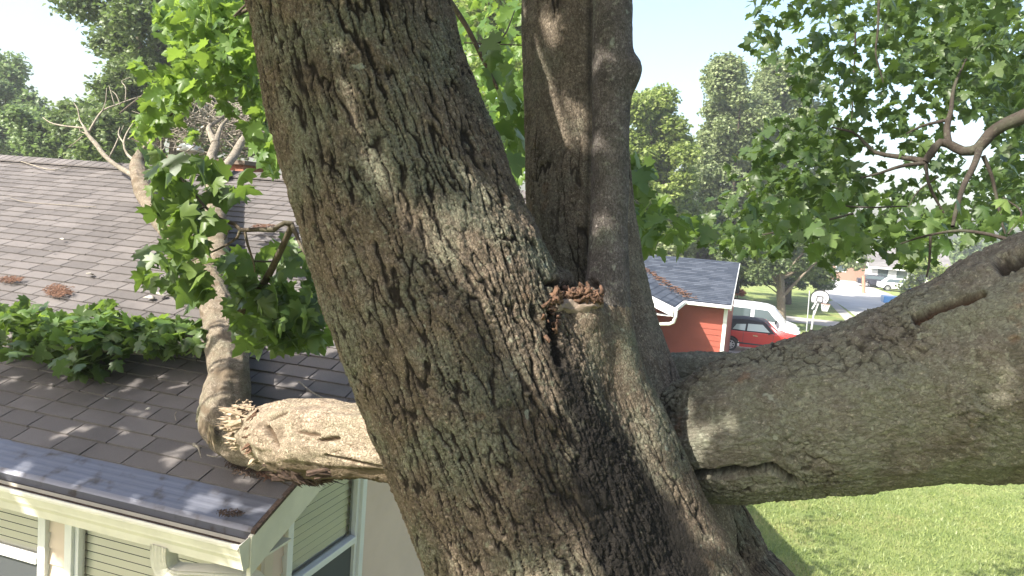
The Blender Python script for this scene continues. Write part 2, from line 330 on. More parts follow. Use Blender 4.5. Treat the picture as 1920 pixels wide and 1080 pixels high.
M['side'] = simple('beige_siding', (.55, .42, .34), .6, var=.05, vs=3)
M['blind'] = simple('blind_slat', (.88, .82, .68), .6)
M['dark'] = simple('interior_shade', (.02, .022, .022), .8)
M['screen'] = simple('insect_screen', (.055, .06, .065), .7)
M['red'] = simple('red_siding', (.27, .062, .038), .7, var=.08, vs=2)
M['brick'] = simple('brick_masonry', (.30, .13, .08), .9, var=.2, vs=20, bmp=.01)
M['litter'] = simple('needle_litter', (.15, .080, .052), .95, var=.45, vs=60)
M['deb'] = simple('leaf_mould', (.07, .045, .032), .95, var=.5, vs=70)
M['wood'] = simple('torn_wood', (.34, .26, .18), .85, var=.32, vs=30, bmp=.004, bs=160)
M['rot'] = simple('orange_rot', (.12, .066, .040), .95, var=.5, vs=50, bmp=.005, bs=120)
M['cut'] = simple('weathered_cut', (.19, .145, .11), .85, var=.25, vs=40, bmp=.003)
M['conc'] = simple('concrete', (.42, .40, .37), .85, var=.1, vs=1)
M['walk'] = simple('sidewalk_concrete', (.36, .33, .30), .9, var=.1, vs=2)
M['road'] = simple('pale_asphalt', (.40, .39, .38), .85, var=.12, vs=.5)
M['rubber'] = simple('tyre_rubber', (.02, .02, .02), .8)
M['alloy'] = simple('alloy', (.45, .45, .46), .4, .6)
M['vwhite'] = simple('white_car_paint', (.72, .73, .75), .25, spec=.5)
M['vred'] = simple('red_car_paint', (.50, .035, .03), .25, spec=.5)
M['vblue'] = simple('blue_car_paint', (.06, .22, .50), .3)
M['vblack'] = simple('dark_car_paint', (.03, .03, .04), .3)
M['soft'] = simple('black_canvas', (.022, .022, .03), .85)
M['cglass'] = simple('car_glass', (.05, .07, .07), .06, spec=.9)
M['cglassl'] = simple('pale_car_glass', (.34, .42, .40), .08, spec=.9)
M['chrome'] = simple('chrome', (.6, .6, .6), .2, 1.)
M['black'] = simple('black_paint', (.02, .02, .02), .6)
M['pole'] = simple('galvanised_pole', (.42, .43, .43), .5, .3)
M['net'] = simple('net_cord', (.75, .75, .72), .8)
M['post'] = simple('weathered_post', (.40, .20, .13), .8, var=.1)
M['timber'] = simple('timber', (.16, .12, .09), .9, var=.2)
def glass_mat():
    m, t, b = new('window_glass'); tr = t.nodes.new('ShaderNodeBsdfTransparent'); tr.inputs[0].default_value = (.92, .94, .90, 1)
    gl = t.nodes.new('ShaderNodeBsdfGlossy'); gl.inputs['Roughness'].default_value = .02
    fr = t.nodes.new('ShaderNodeFresnel'); fr.inputs[0].default_value = 1.55; ms = t.nodes.new('ShaderNodeMixShader')
    t.links.new(fr.outputs[0], ms.inputs[0]); t.links.new(tr.outputs[0], ms.inputs[1]); t.links.new(gl.outputs[0], ms.inputs[2]); t.links.new(ms.outputs[0], t.nodes['Material Output'].inputs[0]); return m
M['glass'] = glass_mat()
def guard_mat():
    m, t, b = new('gutter_guard_metal'); b.inputs['Base Color'].default_value = (.12, .115, .12, 1); b.inputs['Metallic'].default_value = .55
    rr = ramp(t, noise(t, 3, 4), .3, .7, .40, .55); t.links.new(rr, b.inputs['Roughness']); bump(t, b, noise(t, 5, 2), .004, .3)
    c = mix(t, (.14, .145, .17), (.07, .06, .052), ramp(t, noise(t, 11, 5), .5, .75)); t.links.new(c, b.inputs['Base Color']); return m
M['guard'] = guard_mat()
# ------------------------------------------------------------------ leaves
_hf = [(0, 0), (.16, -.09), (.36, -.13), (.33, .06), (.47, .07), (.66, .17), (.50, .29), (.61, .53), (.40, .47), (.24, .60), (.23, .78)]
LEAF = np.array([(x, y) for x, y in _hf]+[(0, 1.06)]+[(-x, y) for x, y in _hf[:0:-1]])
_h2 = [(0, 0), (.30, -.10), (.62, .18), (.42, .30), (.45, .55), (.2, .60)]
LEAF2 = np.array([(x, y) for x, y in _h2]+[(0, 1.0)]+[(-x, y) for x, y in _h2[:0:-1]])
def leaves(pos, size, droop=.6, tmpl=LEAF, outward=None, flat=False):
    "arrays for one mesh of leaves: blade tips hang down and outwards, each leaf folded along its midrib"
    m = len(pos); k = len(tmpl); size = np.broadcast_to(size, (m,))
    T = np.c_[tmpl, -.22*np.abs(tmpl[:, 0])-.16*tmpl[:, 1]**2]; T = np.vstack([T, [0, .36, .05]]); T[:, 1] -= .3
    az = rng.uniform(0, 2*np.pi, m)
    tip = np.stack([np.cos(az), np.sin(az), -droop*rng.uniform(.2, 1.8, m)+rng.normal(0, .25, m)], 1)
    if outward is not None: tip = tip*.8+outward
    tip /= np.linalg.norm(tip, axis=1)[:, None]
    up = rng.normal(0, .55 if not flat else .25, (m, 3))+[0, 0, 1.]; sd = np.cross(tip, up); sd /= np.linalg.norm(sd, axis=1)[:, None]+1e-9; nr = np.cross(sd, tip)
    curl = rng.uniform(-1.2, 2.6, m)
    V = pos[:, None]+size[:, None, None]*(T[None, :, 0:1]*sd[:, None]+T[None, :, 1:2]*tip[:, None]+T[None, :, 2:3]*curl[:, None, None]*nr[:, None])
    i = np.arange(m)[:, None]*(k+1); j = np.arange(k)[None]; Fc = np.stack([i+j, i+(j+1) % k, np.broadcast_to(i+k, (m, k))], -1).reshape(-1, 3)
    return V.reshape(-1, 3), Fc, np.repeat(np.clip(rng.normal(.45, .28, m), 0, 1), k+1)
def foliage(name, pos, size, mat, parent, **kw):
    V, Fc, a = leaves(np.asarray(pos), size, **kw); return mk(name, V, Fc, mat, parent, False, {'lf': a})
def twigs(name, lines, mat, parent, k=5):
    Vs = []; Fs = []; b = 0
    for pts, r in lines:
        V, Fq = tube(pts, r, k); Vs.append(V); Fs.append(Fq+b); b += len(V)
    V = np.vstack(Vs); return mk(name, V, np.vstack(Fs), mat, parent, True, {'crack': np.ones(len(V)), 'tone': np.full(len(V), .6), 'stain_shade': np.zeros(len(V))})
def pxline(pts, rpx, step=.05):
    "polyline given as (px, py, depth)"
    W = [P(*p) for p in pts]; R = [RP(r, p[2]) for r, p in zip(np.broadcast_to(rpx, (len(pts),)), pts)]; return spline(W, R, step)
#================================================================== SETTING
def sheet(name, pts, z, mat, kind='structure', th=0.):
    mb = MB((0, 0, 0), X_, np.array([0, 1., 0]), zz)
    if th: mb.prism([(p[0], p[1], z) for p in pts], (0, 0, th))
    else: mb.poly([(p[0], p[1], z) for p in pts])
    o = mb.build(name, mat); tag(o, kind=kind); return o
g_ = mk('lawn', [(-900, -60, 0), (900, -60, 0), (900, 1500, 0), (-900, 1500, 0)], [[0, 1, 2, 3]], M['grass']); tag(g_, kind='structure')
gp = lambda L: [ground(x, y)[:2] for x, y in L]
sheet('street', gp([(1534, 527), (1560, 523), (1600, 527), (1645, 543), (1700, 566), (1800, 625), (1990, 760), (1800, 760), (1690, 670), (1616, 602), (1585, 578), (1560, 562), (1540, 551), (1534, 540)]), .012, M['road'])
tag(mk('dry_grass', [(q[0], q[1], .02) for q in gp([(1420, 905), (1600, 890), (1990, 885), (1990, 935), (1750, 940), (1560, 948), (1420, 940)])], [[0, 1, 2, 3, 4, 5, 6]], simple('dry_thatch', (.30, .27, .16), .95, var=.35, vs=9)), kind='structure') if False else None
sheet('sidewalk', gp([(1553, 566), (1563, 563), (1604, 598), (1650, 640), (1700, 690), (1670, 690), (1628, 645), (1589, 606)]), .008, M['walk'])
sheet('driveway', gp([(1200, 620), (1330, 632), (1478, 640), (1480, 668), (1420, 700), (1200, 700)]), .008, M['conc'])
sheet('front_walk', gp([(1455, 590), (1560, 602), (1592, 606), (1600, 616), (1560, 613), (1455, 600)]), .010, M['walk'])
# far pavement on the other side of the street
sheet('far_sidewalk', gp([(1600, 531), (1622, 533), (1690, 560), (1760, 590), (1745, 592), (1660, 558)]), .016, M['walk'])
# grass blades near the tree
m = 60000; gx = rng.uniform(2.6, 13.5, m); gy = rng.uniform(9.5, 17.8, m); hb = rng.uniform(.03, .075, m)*np.clip((17.8-gy)/3, .15, 1); az = rng.uniform(0, 6.28, m); ln = rng.normal(0, .022, (m, 2)); wv = .010
b0 = np.stack([gx-wv*np.cos(az), gy-wv*np.sin(az), 0*gx], 1); b1 = np.stack([gx+wv*np.cos(az), gy+wv*np.sin(az), 0*gx], 1); b2 = np.stack([gx+ln[:, 0], gy+ln[:, 1], hb], 1)
V = np.stack([b0, b1, b2], 1).reshape(-1, 3); o = mk('grass_blades', V, np.arange(3*m).reshape(-1, 3), M['blade'], None, False, {'lf': np.repeat(np.clip(.45+.35*fbm(np.c_[gx, gy, gy*0]*.9, 3, 3)+rng.normal(0, .2, m), 0, 1), 3)})
tag(o, 'short mown grass of the lawn beside the tree', 'grass', kind='stuff')
#================================================================== OUR HOUSE
def loc(q): v = np.asarray(q)-G; return np.array([v@e, v@n, v[2]])
def pix(x, y, n_, q=(0, 0, 0)):
    "local house coordinates of a pixel ray on the plane through local q with local normal n_"
    nn = n_[0]*e+n_[1]*n+n_[2]*zz; return loc(plane(x, y, G+q[0]*e+q[1]*n+q[2]*zz, nn))
house = empty('house', (G[0], G[1], 0), 'beige sided house with grey shingle roof under the fallen limb', 'house')
hb_ = lambda: MB(G)
GZ = -G[2]
ridge_l = loc(plane(265, 312, G, NR)); RUN = ridge_l[1]; RZ = RUN*TS
LFT = -9.5; RGT = .10
GT = .235       # start of shingles above the guard (distance along slope)
# roof deck
mb = hb_(); t0 = .02
mb.prism([(LFT, t0, t0*TS-.03), (RGT-.03, t0, t0*TS-.03), (RGT-.03, RUN, RZ-.03), (LFT, RUN, RZ-.03)], (0, 0, -.06))
mb.prism([(LFT, RUN+.002, RZ-.03), (RGT-.03, RUN+.002, RZ-.03), (RGT-.03, 2*RUN, -.03), (LFT, 2*RUN, -.03)], (0, 0, -.06))
roof = mb.build('roof', M['shingle'], house)
# shingles: each tab its own thin wedge, inside one mesh
V = []; Fq = []; A_ = []
ns = int((RUN/math.cos(SL)-GT)/.129)+1; up = np.array([0, math.cos(SL), math.sin(SL)]); nl = np.array([0, -math.sin(SL), math.cos(SL)])
for c in range(ns):
    s0 = GT+c*.129; s1 = min(s0+.134, RUN/math.cos(SL)-.02); x = RGT-rng.uniform(0, .2)-.0; xr = RGT; first = True
    while xr > LFT:
        wd = (rng.uniform(.12, .3) if first else rng.choice([.21, .25, .29, .31])); first = False; xl = xr-wd+.009
        th = .0115+rng.uniform(0, .003); b = len(V); j = rng.normal(0, .0014, 2)
        ew = rng.uniform(0, 1)
        for (xx, ss, hh) in ((xl, s0+j[0], 0), (xr, s0+j[1], 0), (xr, s0+j[1], th), (xl, s0+j[0], th), (xr, s1, .001), (xl, s1, .001)):
            V.append(G+e*xx+(up[1]*ss+nl[1]*hh)*n+(up[2]*ss+nl[2]*hh-.028)*zz); A_.append(ew)
        Fq += [[b, b+1, b+2, b+3], [b+3, b+2, b+4, b+5], [b, b+3, b+5, b], [b+1, b+4, b+2, b+1]]; xr = xl-.009
Fq = [list(dict.fromkeys(q)) for q in Fq]
mk('shingles', np.array(V), Fq, M['shingle'], roof, False, {'lf': A_})
mb = hb_(); x = RGT
while x > LFT:
    wv = .127; a = rng.uniform(0, 1); d = -.012
    mb.prism([(x-.15, RUN-.15, RZ-.15*TS+.0), (x, RUN-.15, RZ-.15*TS+.004), (x, RUN, RZ+.012), (x-.15, RUN, RZ+.006)], (0, 0, .016), 0, a)
    mb.prism([(x-.15, RUN+.15, RZ-.15*TS+.0), (x, RUN+.15, RZ-.15*TS+.004), (x, RUN+.001, RZ+.012), (x-.15, RUN+.001, RZ+.006)], (0, 0, .016), 0, a); x -= wv
mb.build('ridge_cap', M['shingle'], roof)
# gutter guard: ribbed metal strip on the slope
mb = hb_(); prof = []; kk = 30
for i in range(kk+1):
    s = -.005+(GT+.03)*i/kk; hgt = -.022+.0008*(1 if i % 5 in (1, 2) else 0)
    if i < 3: hgt -= .012*(3-i)/3
    prof.append((up[1]*s+nl[1]*hgt, up[2]*s+nl[2]*hgt))
for i in range(kk): mb.poly([(LFT, *prof[i]), (RGT-.02, *prof[i]), (RGT-.02, *prof[i+1]), (LFT, *prof[i+1])])
mb.poly([(LFT, prof[0][0], prof[0][1]-.035), (RGT-.02, prof[0][0], prof[0][1]-.035), (RGT-.02, *prof[0]), (LFT, *prof[0])])
mb.build('gutter_guard', M['guard'], house)
# drip edge at the rake
mb = hb_(); mb.prism([(RGT-.012, 0, -.035), (RGT+.012, 0, -.035), (RGT+.012, RUN, RZ-.035), (RGT-.012, RUN, RZ-.035)], (0, 0, .018)); mb.build('rake_edge', M['deb'], roof)
# gutter (K profile)
def extr(prof, x0, x1, name, mat, parent, close=True, mbk=None):
    mb = mbk or hb_(); k = len(prof)
    for i in range(k if close else k-1):
        a, b = prof[i], prof[(i+1) % k]; mb.poly([(x0, *a), (x1, *a), (x1, *b), (x0, *b)])
    if close: mb.poly([(x1, *p) for p in prof]); mb.poly([(x0, *p) for p in prof][::-1])
    return mb.build(name, mat, parent) if name else mb
gz = -.082
gpz = [(-.065, gz+.012), (-.060, gz+.022), (-.048, gz+.020), (-.050, gz), (-.044, gz-.05), (-.030, gz-.075), (-.022, gz-.118), (.050, gz-.118), (.050, gz+.005), (.046, gz+.005), (.046, gz-.112), (-.018, gz-.112), (-.026, gz-.075), (-.044, gz-.045), (-.055, gz-.006), (-.066, gz)]
GP = [(t-.025, z) for t, z in gpz]
gut = extr(GP, LFT, RGT-.015, 'gutter', M['cream'], house)
mb = hb_(); mb.prism([(RGT-.015, -.09, gz+.02), (RGT-.015, -.07, gz-.05), (RGT-.015, -.047, gz-.12), (RGT-.015, .03, gz-.12), (RGT-.015, .03, gz+.04)], (.006, 0, 0)); mb.build('end_cap', M['cream'], gut)
mb = hb_(); mb.box((LFT, -.07, gz-.03), (RGT-.03, .02, gz-.02)); mb.build('gutter_shade_fill', M['deb'], gut)  # dark fill added in the gutter for the shade under the guard
# fascia and soffit
OV = .34; SO = .16     # overhang at eave, at rake
mb = hb_(); mb.box((LFT, .028, gz-.13), (RGT-.02, .05, -.075)); mb.box((LFT, .05, gz-.13), (RGT-.02, OV+.02, gz-.118)); mb.build('soffit', M['cream'], house)
mb = hb_(); ra = -.047
mb.prism([(RGT-.022, -.005, ra), (RGT-.022, RUN, RZ+ra), (RGT-.022, RUN, RZ+ra-.19), (RGT-.022, .16, .16*TS+ra-.19), (RGT-.022, -.005, gz-.165)], (.022, 0, 0))
mb.prism([(RGT-.022, RUN+.002, RZ+ra), (RGT-.022, 2*RUN, ra), (RGT-.022, 2*RUN, ra-.19), (RGT-.022, RUN+.002, RZ+ra-.19)], (.022, 0, 0))
mb.prism([(RGT-.022-SO, .05, .05*TS+ra-.17), (RGT-.024, .05, .05*TS+ra-.17), (RGT-.024, RUN, RZ+ra-.17), (RGT-.022-SO, RUN, RZ+ra-.17)], (0, 0, .01))
mb.build('rake_board', M['cream'], house)
WX = RGT-.022-SO    # outer face of side wall
WT = OV             # outer face of front wall
WB = 2*RUN-OV
# windows measured by pixel on the walls
fy = (0, 1, 0); sx = (1, 0, 0)
def wallboards(mb, axis, a0, a1, holes, z0, z1, off, sgn, pitch=.10, proud=.016):
    z = z0
    while z < z1:
        zt = min(z+pitch, z1); segs = [(a0, a1)]
        for (h0, h1, hz0, hz1) in holes:
            if zt > hz0+.001 and z < hz1-.001:
                ns_ = []
                for s0, s1 in segs:
                    if h1 <= s0 or h0 >= s1: ns_.append((s0, s1)); continue
                    if h0 > s0: ns_.append((s0, h0))
                    if h1 < s1: ns_.append((h1, s1))
                segs = ns_
        for s0, s1 in segs:
            if axis == 'front': mb.prism([(s0, off, z), (s0, off+sgn*proud, z), (s0, off+sgn*.002, zt), (s0, off, zt)], (s1-s0, 0, 0))
            else: mb.prism([(off, s0, z), (off+sgn*proud, s0, z), (off+sgn*.002, s0, zt), (off, s0, zt)], (0, s1-s0, 0))
        z = zt
def window(name, axis, a0, a1, z0, z1, off, sgn, parent, mid=None, blind=True, fw=.055):
    "frame, meeting rail, glass and blind of one sash window; axis front: runs along e; side: along n"
    def bx(mb, p0, p1, d0, d1, zz0, zz1):
        lo, hi = sorted((off+sgn*d0, off+sgn*d1))
        if axis == 'front': mb.box((p0, lo, zz0), (p1, hi, zz1))
        else: mb.box((lo, p0, zz0), (hi, p1, zz1))
    mb = hb_()
    for (p0, p1, q0, q1) in ((a0, a0+fw, z0, z1), (a1-fw, a1, z0, z1), (a0+fw, a1-fw, z0, z0+fw), (a0+fw, a1-fw, z1-fw, z1)): bx(mb, p0, p1, -.04, .028, q0, q1)
    for (p0, p1, q0, q1) in ((a0+fw, a0+fw+.03, z0+fw, z1-fw), (a1-fw-.03, a1-fw, z0+fw, z1-fw), (a0+fw+.03, a1-fw-.03, z0+fw, z0+fw+.03), (a0+fw+.03, a1-fw-.03, z1-fw-.03, z1-fw)): bx(mb, p0, p1, -.045, .006, q0, q1)
    mid = mid if mid is not None else (z0+z1)/2
    bx(mb, a0+fw+.03, a1-fw-.03, -.046, .016, mid-.022, mid+.022)
    wo = mb.build('window', M['vinyl'], parent, bevel=.004)
    mb = hb_(); g0, g1, gd = a0+fw+.02, a1-fw-.02, off-sgn*.028
    qd = [(g0, gd, z0+fw), (g1, gd, z0+fw), (g1, gd, z1-fw), (g0, gd, z1-fw)] if axis == 'front' else [(gd, g0, z0+fw), (gd, g1, z0+fw), (gd, g1, z1-fw), (gd, g0, z1-fw)]
    mb.poly(qd); mb.build('pane', M['glass'], wo)
    mb = hb_(); bx(mb, a0+fw+.02, a1-fw-.02, -.020, -.018, z0+fw, mid); mb.build('insect_screen', M['screen'], wo)
    mb = hb_(); z = z1-fw
    while z > z0+.1:
        for_ = .022; lo = off-sgn*.075; hi = off-sgn*.060
        if axis == 'front': mb.prism([(a0+fw, lo, z), (a0+fw, hi, z-.034), (a0+fw, hi, z-.0355), (a0+fw, lo, z-.0015)], (a1-a0-2*fw, 0, 0))
        else: mb.prism([(lo, a0+fw, z), (hi, a0+fw, z-.034), (hi, a0+fw, z-.0355), (lo, a0+fw, z-.0015)], (0, a1-a0-2*fw, 0))
        z -= .050
    mb.build('blind', M['blind'], wo)
    mb = hb_(); bx(mb, a0, a1, -.30, -.14, z0, z1); mb.build('room_shade_box', M['dark'], wo)  # near-black box: darkness of the unlit room put into its colour
    return wo
ztop = gz-.118
w1l, w1r = -3.4, pix(92, 1000, fy, (0, WT, 0))[0]
w2l, w2r = pix(128, 1000, fy, (0, WT, 0))[0], pix(452, 1075, fy, (0, WT, 0))[0]
wz1 = ztop-.05; wz0 = wz1-1.25
m1 = pix(40, 1042, fy, (0, WT, 0))[2]
sz = pix(600, 1000, sx, (WX, 0, 0)); s0 = pix(531, 1040, sx, (WX, 0, 0))[1]; s1 = pix(679, 960, sx, (WX, 0, 0))[1]; smid = pix(640, 1028, sx, (WX, 0, 0))[2]
print('HOUSE', RUN, RZ, w1r, w2l, w2r, m1, s0, s1, smid, ztop)
mb = hb_(); wallboards(mb, 'front', LFT+.2, WX, [(w1l, w1r, wz0, wz1), (w2l, w2r, wz0, wz1), (w1l-1.6, w1l-.2, wz0, wz1)], GZ, ztop, WT+.012, -1, .10)
mb.build('front_wall', M['tan'], house)
sw = hb_(); swz0 = smid-.62; swz1 = smid+.62
wallboards(sw, 'side', WT, WB, [(s0, s1, swz0, swz1)], GZ, -.16, WX-.012, 1, .10)
# gable triangle in boards
z = -.16
while z < RZ-.3:
    a = (z+.25)/TS; zt = z+.10
    if 2*RUN-a-a > 0:
        a = max(a, WT)
        segs = [(a, 2*RUN-a)]
        if z < swz1: segs = [(a, max(a, s0)), (s1, 2*RUN-a)]
        for q0, q1 in segs:
            if q1 > q0: sw.prism([(WX-.012, q0, z), (WX, q0, z), (WX-.01, q0, zt), (WX-.012, q0, zt)], (0, q1-q0, 0))
    z = zt
sw.build('side_wall', M['side'], house)
mb = hb_(); mb.box((WX-.10, WT-.022, GZ), (WX+.012, WT+.004, ztop)); mb.box((WX-.004, WT+.005, GZ), (WX+.012, WT+.085, ztop+.08)); mb.build('corner_trim', M['tan'], house, bevel=.003)
mb = hb_(); mb.box((LFT+.2, WB-.05, GZ), (WX-.02, WB, ztop)); mb.box((LFT+.2, WT+.6, GZ+2.9), (WX-.4, WB-.1, GZ+2.92)); mb.build('back_wall', M['side'], house)
window('w', 'front', w1l, w1r, wz0, wz1, WT, -1, house, m1)
window('w', 'front', w2l, w2r, wz0, wz1, WT, -1, house, wz0+.3)
window('w', 'front', w1l-1.6, w1l-.2, wz0, wz1, WT, -1, house)
window('w', 'side', s0, s1, swz0, swz1, WX, 1, house, smid)
# downspout with two elbows, ribbed
def spout(pts, wa, wb, mat, parent, ridge=5):
    c, r = spline(pts, 1., .012); T = np.gradient(c, axis=0); T /= np.linalg.norm(T, axis=1)[:, None]
    sec = []; 
    for (x0, y0, x1, y1) in ((-1, -1, 1, -1), (1, -1, 1, 1), (1, 1, -1, 1), (-1, 1, -1, -1)):
        for i in range(10):
            t = i/10; x = x0+(x1-x0)*t; y = y0+(y1-y0)*t; g = .90+.10*math.cos(t*ridge*2*math.pi); g = g if abs(abs(t-.5)-.5) > .08 else .93
            if x0 == x1: x *= g
            else: y *= g
            sec.append((x*wa/2, y*wb/2))
    ref = n; V = []
    for p, t in zip(c, T):
        b = ref-(ref@t)*t; b = b/np.linalg.norm(b); a = np.cross(t, b); wr = 1.
        for x, y in sec: V.append(p+a*x*wr+b*y*wr)
    k = len(sec); m = len(c); V = np.array(V)
    kk = np.abs(np.gradient(T, axis=0)).sum(1)
    Fq = [[i*k+j, i*k+(j+1) % k, (i+1)*k+(j+1) % k, (i+1)*k+j] for i in range(m-1) for j in range(k)]
    # crimps where the pipe bends
    for i in range(m):
        if kk[i] > .04 and i % 3 == 0: V[i*k:(i+1)*k] = c[i]+(V[i*k:(i+1)*k]-c[i])*.965
    return mk('downspout', V, Fq, mat, parent)
dl = lambda s, t, z: G+e*s+n*t+zz*z
dx = pix(306, 1005, fy, (0, -.03, 0))[0]; dz = pix(306, 1070, fy, (0, .0, 0))[2]
spout([dl(dx, -.02, gz-.10), dl(dx, -.02, dz+.10), dl(dx+.015, -.012, dz+.03), dl(dx+.07, .005, dz-.005), dl(dx+.20, .08, dz-.02), dl(dx+.32, .17, dz-.04), dl(dx+.37, .21, dz-.075), dl(dx+.385, .225, dz-.15), dl(dx+.385, .23, dz-.5), dl(dx+.385, .23, GZ+.1)], .105, .085, M['cream'], house)
# chimney and vent beyond the ridge
ch = loc(P(335, 325, 9.6)); mb = hb_(); mb.box((ch[0]-.55, RUN+.5, RZ-.8), (ch[0]+.75, RUN+1.1, RZ+.12)); chm = mb.build('chimney', M['brick'], house)
mb = hb_(); mb.box((ch[0]-.6, RUN+.45, RZ+.12), (ch[0]+.8, RUN+1.15, RZ+.17)); mb.build('chimney_cap', M['timber'], chm)
mb = hb_(); mb.tube([(ch[0]-.33, RUN+.8, RZ+.15), (ch[0]-.33, RUN+.8, RZ+.26)], .09, 16); mb.tube([(ch[0]-.33, RUN+.8, RZ+.26), (ch[0]-.33, RUN+.8, RZ+.29), (ch[0]-.33, RUN+.8, RZ+.35), (ch[0]-.33, RUN+.8, RZ+.37)], [.17, .17, .12, .03], 18); mb.build('vent_cowl', M['white'], chm, smooth=True)
# litter patches on the roof
def litter(cx, cy, rx, ry, cnt, label, mat='litter', L=.05, zc=.012):
    Ls = []
    for i in range(cnt):
        a = rng.uniform(0, 6.28); rr = rng.uniform(0, 1)**.5*rng.uniform(.7, 1.15); x = cx+rx*rr*math.cos(a); y = cy+ry*rr*math.sin(a); p, d = onroof(x, y, 0, zc+rng.uniform(0, .012))
        dr = rng.normal(0, 1, 2); dr /= np.linalg.norm(dr); q = p+(e*dr[0]+UPS*dr[1])*L*.55*rng.uniform(.3, 1.2)+NR*rng.uniform(-.006, .003)
        Ls.append((np.array([p, (p+q)/2+NR*.004, q]), rng.uniform(.0015, .0035)))
    Vs = []; Fs = []; b = 0
    for pts, r in Ls: V, Fq = tube(pts, r, 3); Vs.append(V); Fs.append(Fq+b); b += len(V)
    o = mk('litter_patch', np.vstack(Vs), np.vstack(Fs), M[mat]); tag(o, label, 'leaf litter', 'patches of dry litter on the roof', 'stuff'); return o
litter(108, 545, 26, 12, 520, 'larger red-brown patch of dry litter on the left of the roof above the leafy branch')
litter(20, 523, 24, 6, 240, 'small flat red-brown litter patch at the left edge of the roof')
litter(498, 425, 26, 5, 170, 'red-brown litter patch near the twig elbow by the trunk')
litter(330, 484, 18, 6, 90, 'faint litter patch left of the forked fallen limb')
litter(556, 474, 12, 9, 90, 'litter patch on shingles hugging the trunk edge')
litter(475, 865, 48, 26, 620, 'dark litter heap under the splintered limb at the roof corner', 'deb', .06)
litter(510, 885, 26, 14, 300, 'reddish litter at the rake corner of the roof', 'litter', .05)
litter(432, 962, 26, 7, 160, 'brown crumbs lying at the end of the metal gutter guard', 'deb', .02, .004)
def chip(x, y, s, label, mat='net', nm='fallen_leaf'):
    p, d = onroof(x, y, 0, .02); V, Fc, a = leaves(np.array([p]), s, 0.1, LEAF2, flat=True); o = mk(nm, V, Fc, mat, None, False, {'lf': a}); o.modifiers.new('s', 'SOLIDIFY').thickness = .002; tag(o, label, 'leaf', 'loose leaves and chips on the shingles'); return o
M['dry'] = simple('dry_leaf', (.46, .43, .36), .8, var=.2, vs=40)
for x, y, s, lb in ((170, 512, .07, 'curled pale leaf lying alone mid roof'), (118, 447, .045, 'small pale chip high on the left of the roof'), (96, 470, .03, 'tiny pale fleck below the upper chip on the roof'), (283, 555, .08, 'pale curled leaf beside the hanging leaf cluster'), (300, 552, .09, 'pale leaf nearest the hanging leaf cluster on the roof'), (278, 764, .03, 'tiny white chip on the shaded shingles left of the broken limb'), (202, 747, .035, 'small white chip on the shaded shingles above the guard'), (490, 846, .03, 'white chip among the dark litter under the break')):
    chip(x, y, s, lb, M['dry'])
def sliver(pts, r, label, mat='twig'):
    W = [onroof(x, y, 0, c)[0] for x, y, c in pts]; c, rr = spline(W, r, .01); V, Fq = tube(c, rr, 6); o = mk('loose_twig', V, Fq, M[mat], None, True, {'crack': np.ones(len(V)), 'tone': np.full(len(V), .6), 'stain_shade': np.zeros(len(V))}); tag(o, label, 'twig', 'loose twigs on the roof')
sliver([(364, 833, .02), (372, 840, .03), (377, 858, .02)], [.012, .006, .003], 'short pale sliver standing on the shingles below the break')
sliver([(388, 853, .01), (405, 856, .02), (428, 845, .01)], .0035, 'thin curved pale twig below the break')
sliver([(330, 788, .01), (328, 778, .01), (331, 772, .02)], .003, 'tiny twig just left of the broken limb base')
sliver([(560, 715, .01), (590, 738, .03), (640, 762, .01)], .005, 'slim twig on dark shingles between limb and trunk')
sliver([(40, 303, .01), (95, 318, .05), (130, 312, .01)], .006, 'bare twig lying just below the ridge on the left')
sliver([(20, 372, .01), (60, 380, .03), (180, 388, .01)], .003, 'hair-thin twig across the upper left shingles')
#================================================================== RED HOUSE
RG = P(1371, 572, 26.2); EZ = RG[2]
red = empty('red_house', (RG[0], RG[1], 0), 'red sided house with dark blue-grey roof behind the trunk', 'house')
rb = lambda: MB(RG)
rl = lambda q: np.array([(q-RG)@e, (q-RG)@n, q[2]-RG[2]])
ts2 = math.tan(math.radians(21)); 
NN = np.cross(e, n+ts2*zz); rtop = rl(plane(1383, 492, RG, NN)); R2 = rtop[1]; R2Z = R2*ts2
inn = rl(plane(1290, 556, RG, (0, 0, 1.))); nea = rl(plane(1246, 573, RG, (0, 0, 1.)))
print('RED', RG, R2, R2Z, inn, nea)
L2 = -14.
def shroof(mb, o3, du, dv, nu, nv, th=.05):
    "courses of shingles in patches of varying tone"
    du = np.asarray(du, float); dv = np.asarray(dv, float); Lu = np.linalg.norm(du); 
    for j in range(nv):
        x = 0.; a0, a1 = j/nv, (j+1)/nv
        while x < 1:
            wd = rng.uniform(.25, .8)/Lu; x1 = min(1, x+wd)
            p = np.asarray(o3, float); mb.poly([p+du*x+dv*a0+[0, 0, .012], p+du*x1+dv*a0+[0, 0, .012], p+du*x1+dv*a1, p+du*x+dv*a1], 0, rng.uniform(0, 1)); x = x1
mb = rb(); shroof(mb, (L2, 0, 0), (-L2, 0, 0), (0, R2, R2Z), 13.*0+12, 24) if False else shroof(mb, (L2, 0, 0), (-L2, 0, 0), (0, R2, R2Z), 12, 26)
mb.prism([(L2, 0, -.02), (0, 0, -.02), (0, R2, R2Z-.02), (L2, R2, R2Z-.02)], (0, 0, -.12), 0, .3); mb.prism([(L2, R2+.003, R2Z-.005), (0, R2+.003, R2Z-.005), (0, 2*R2, 0), (L2, 2*R2, 0)], (0, 0, -.12), 0, .4)
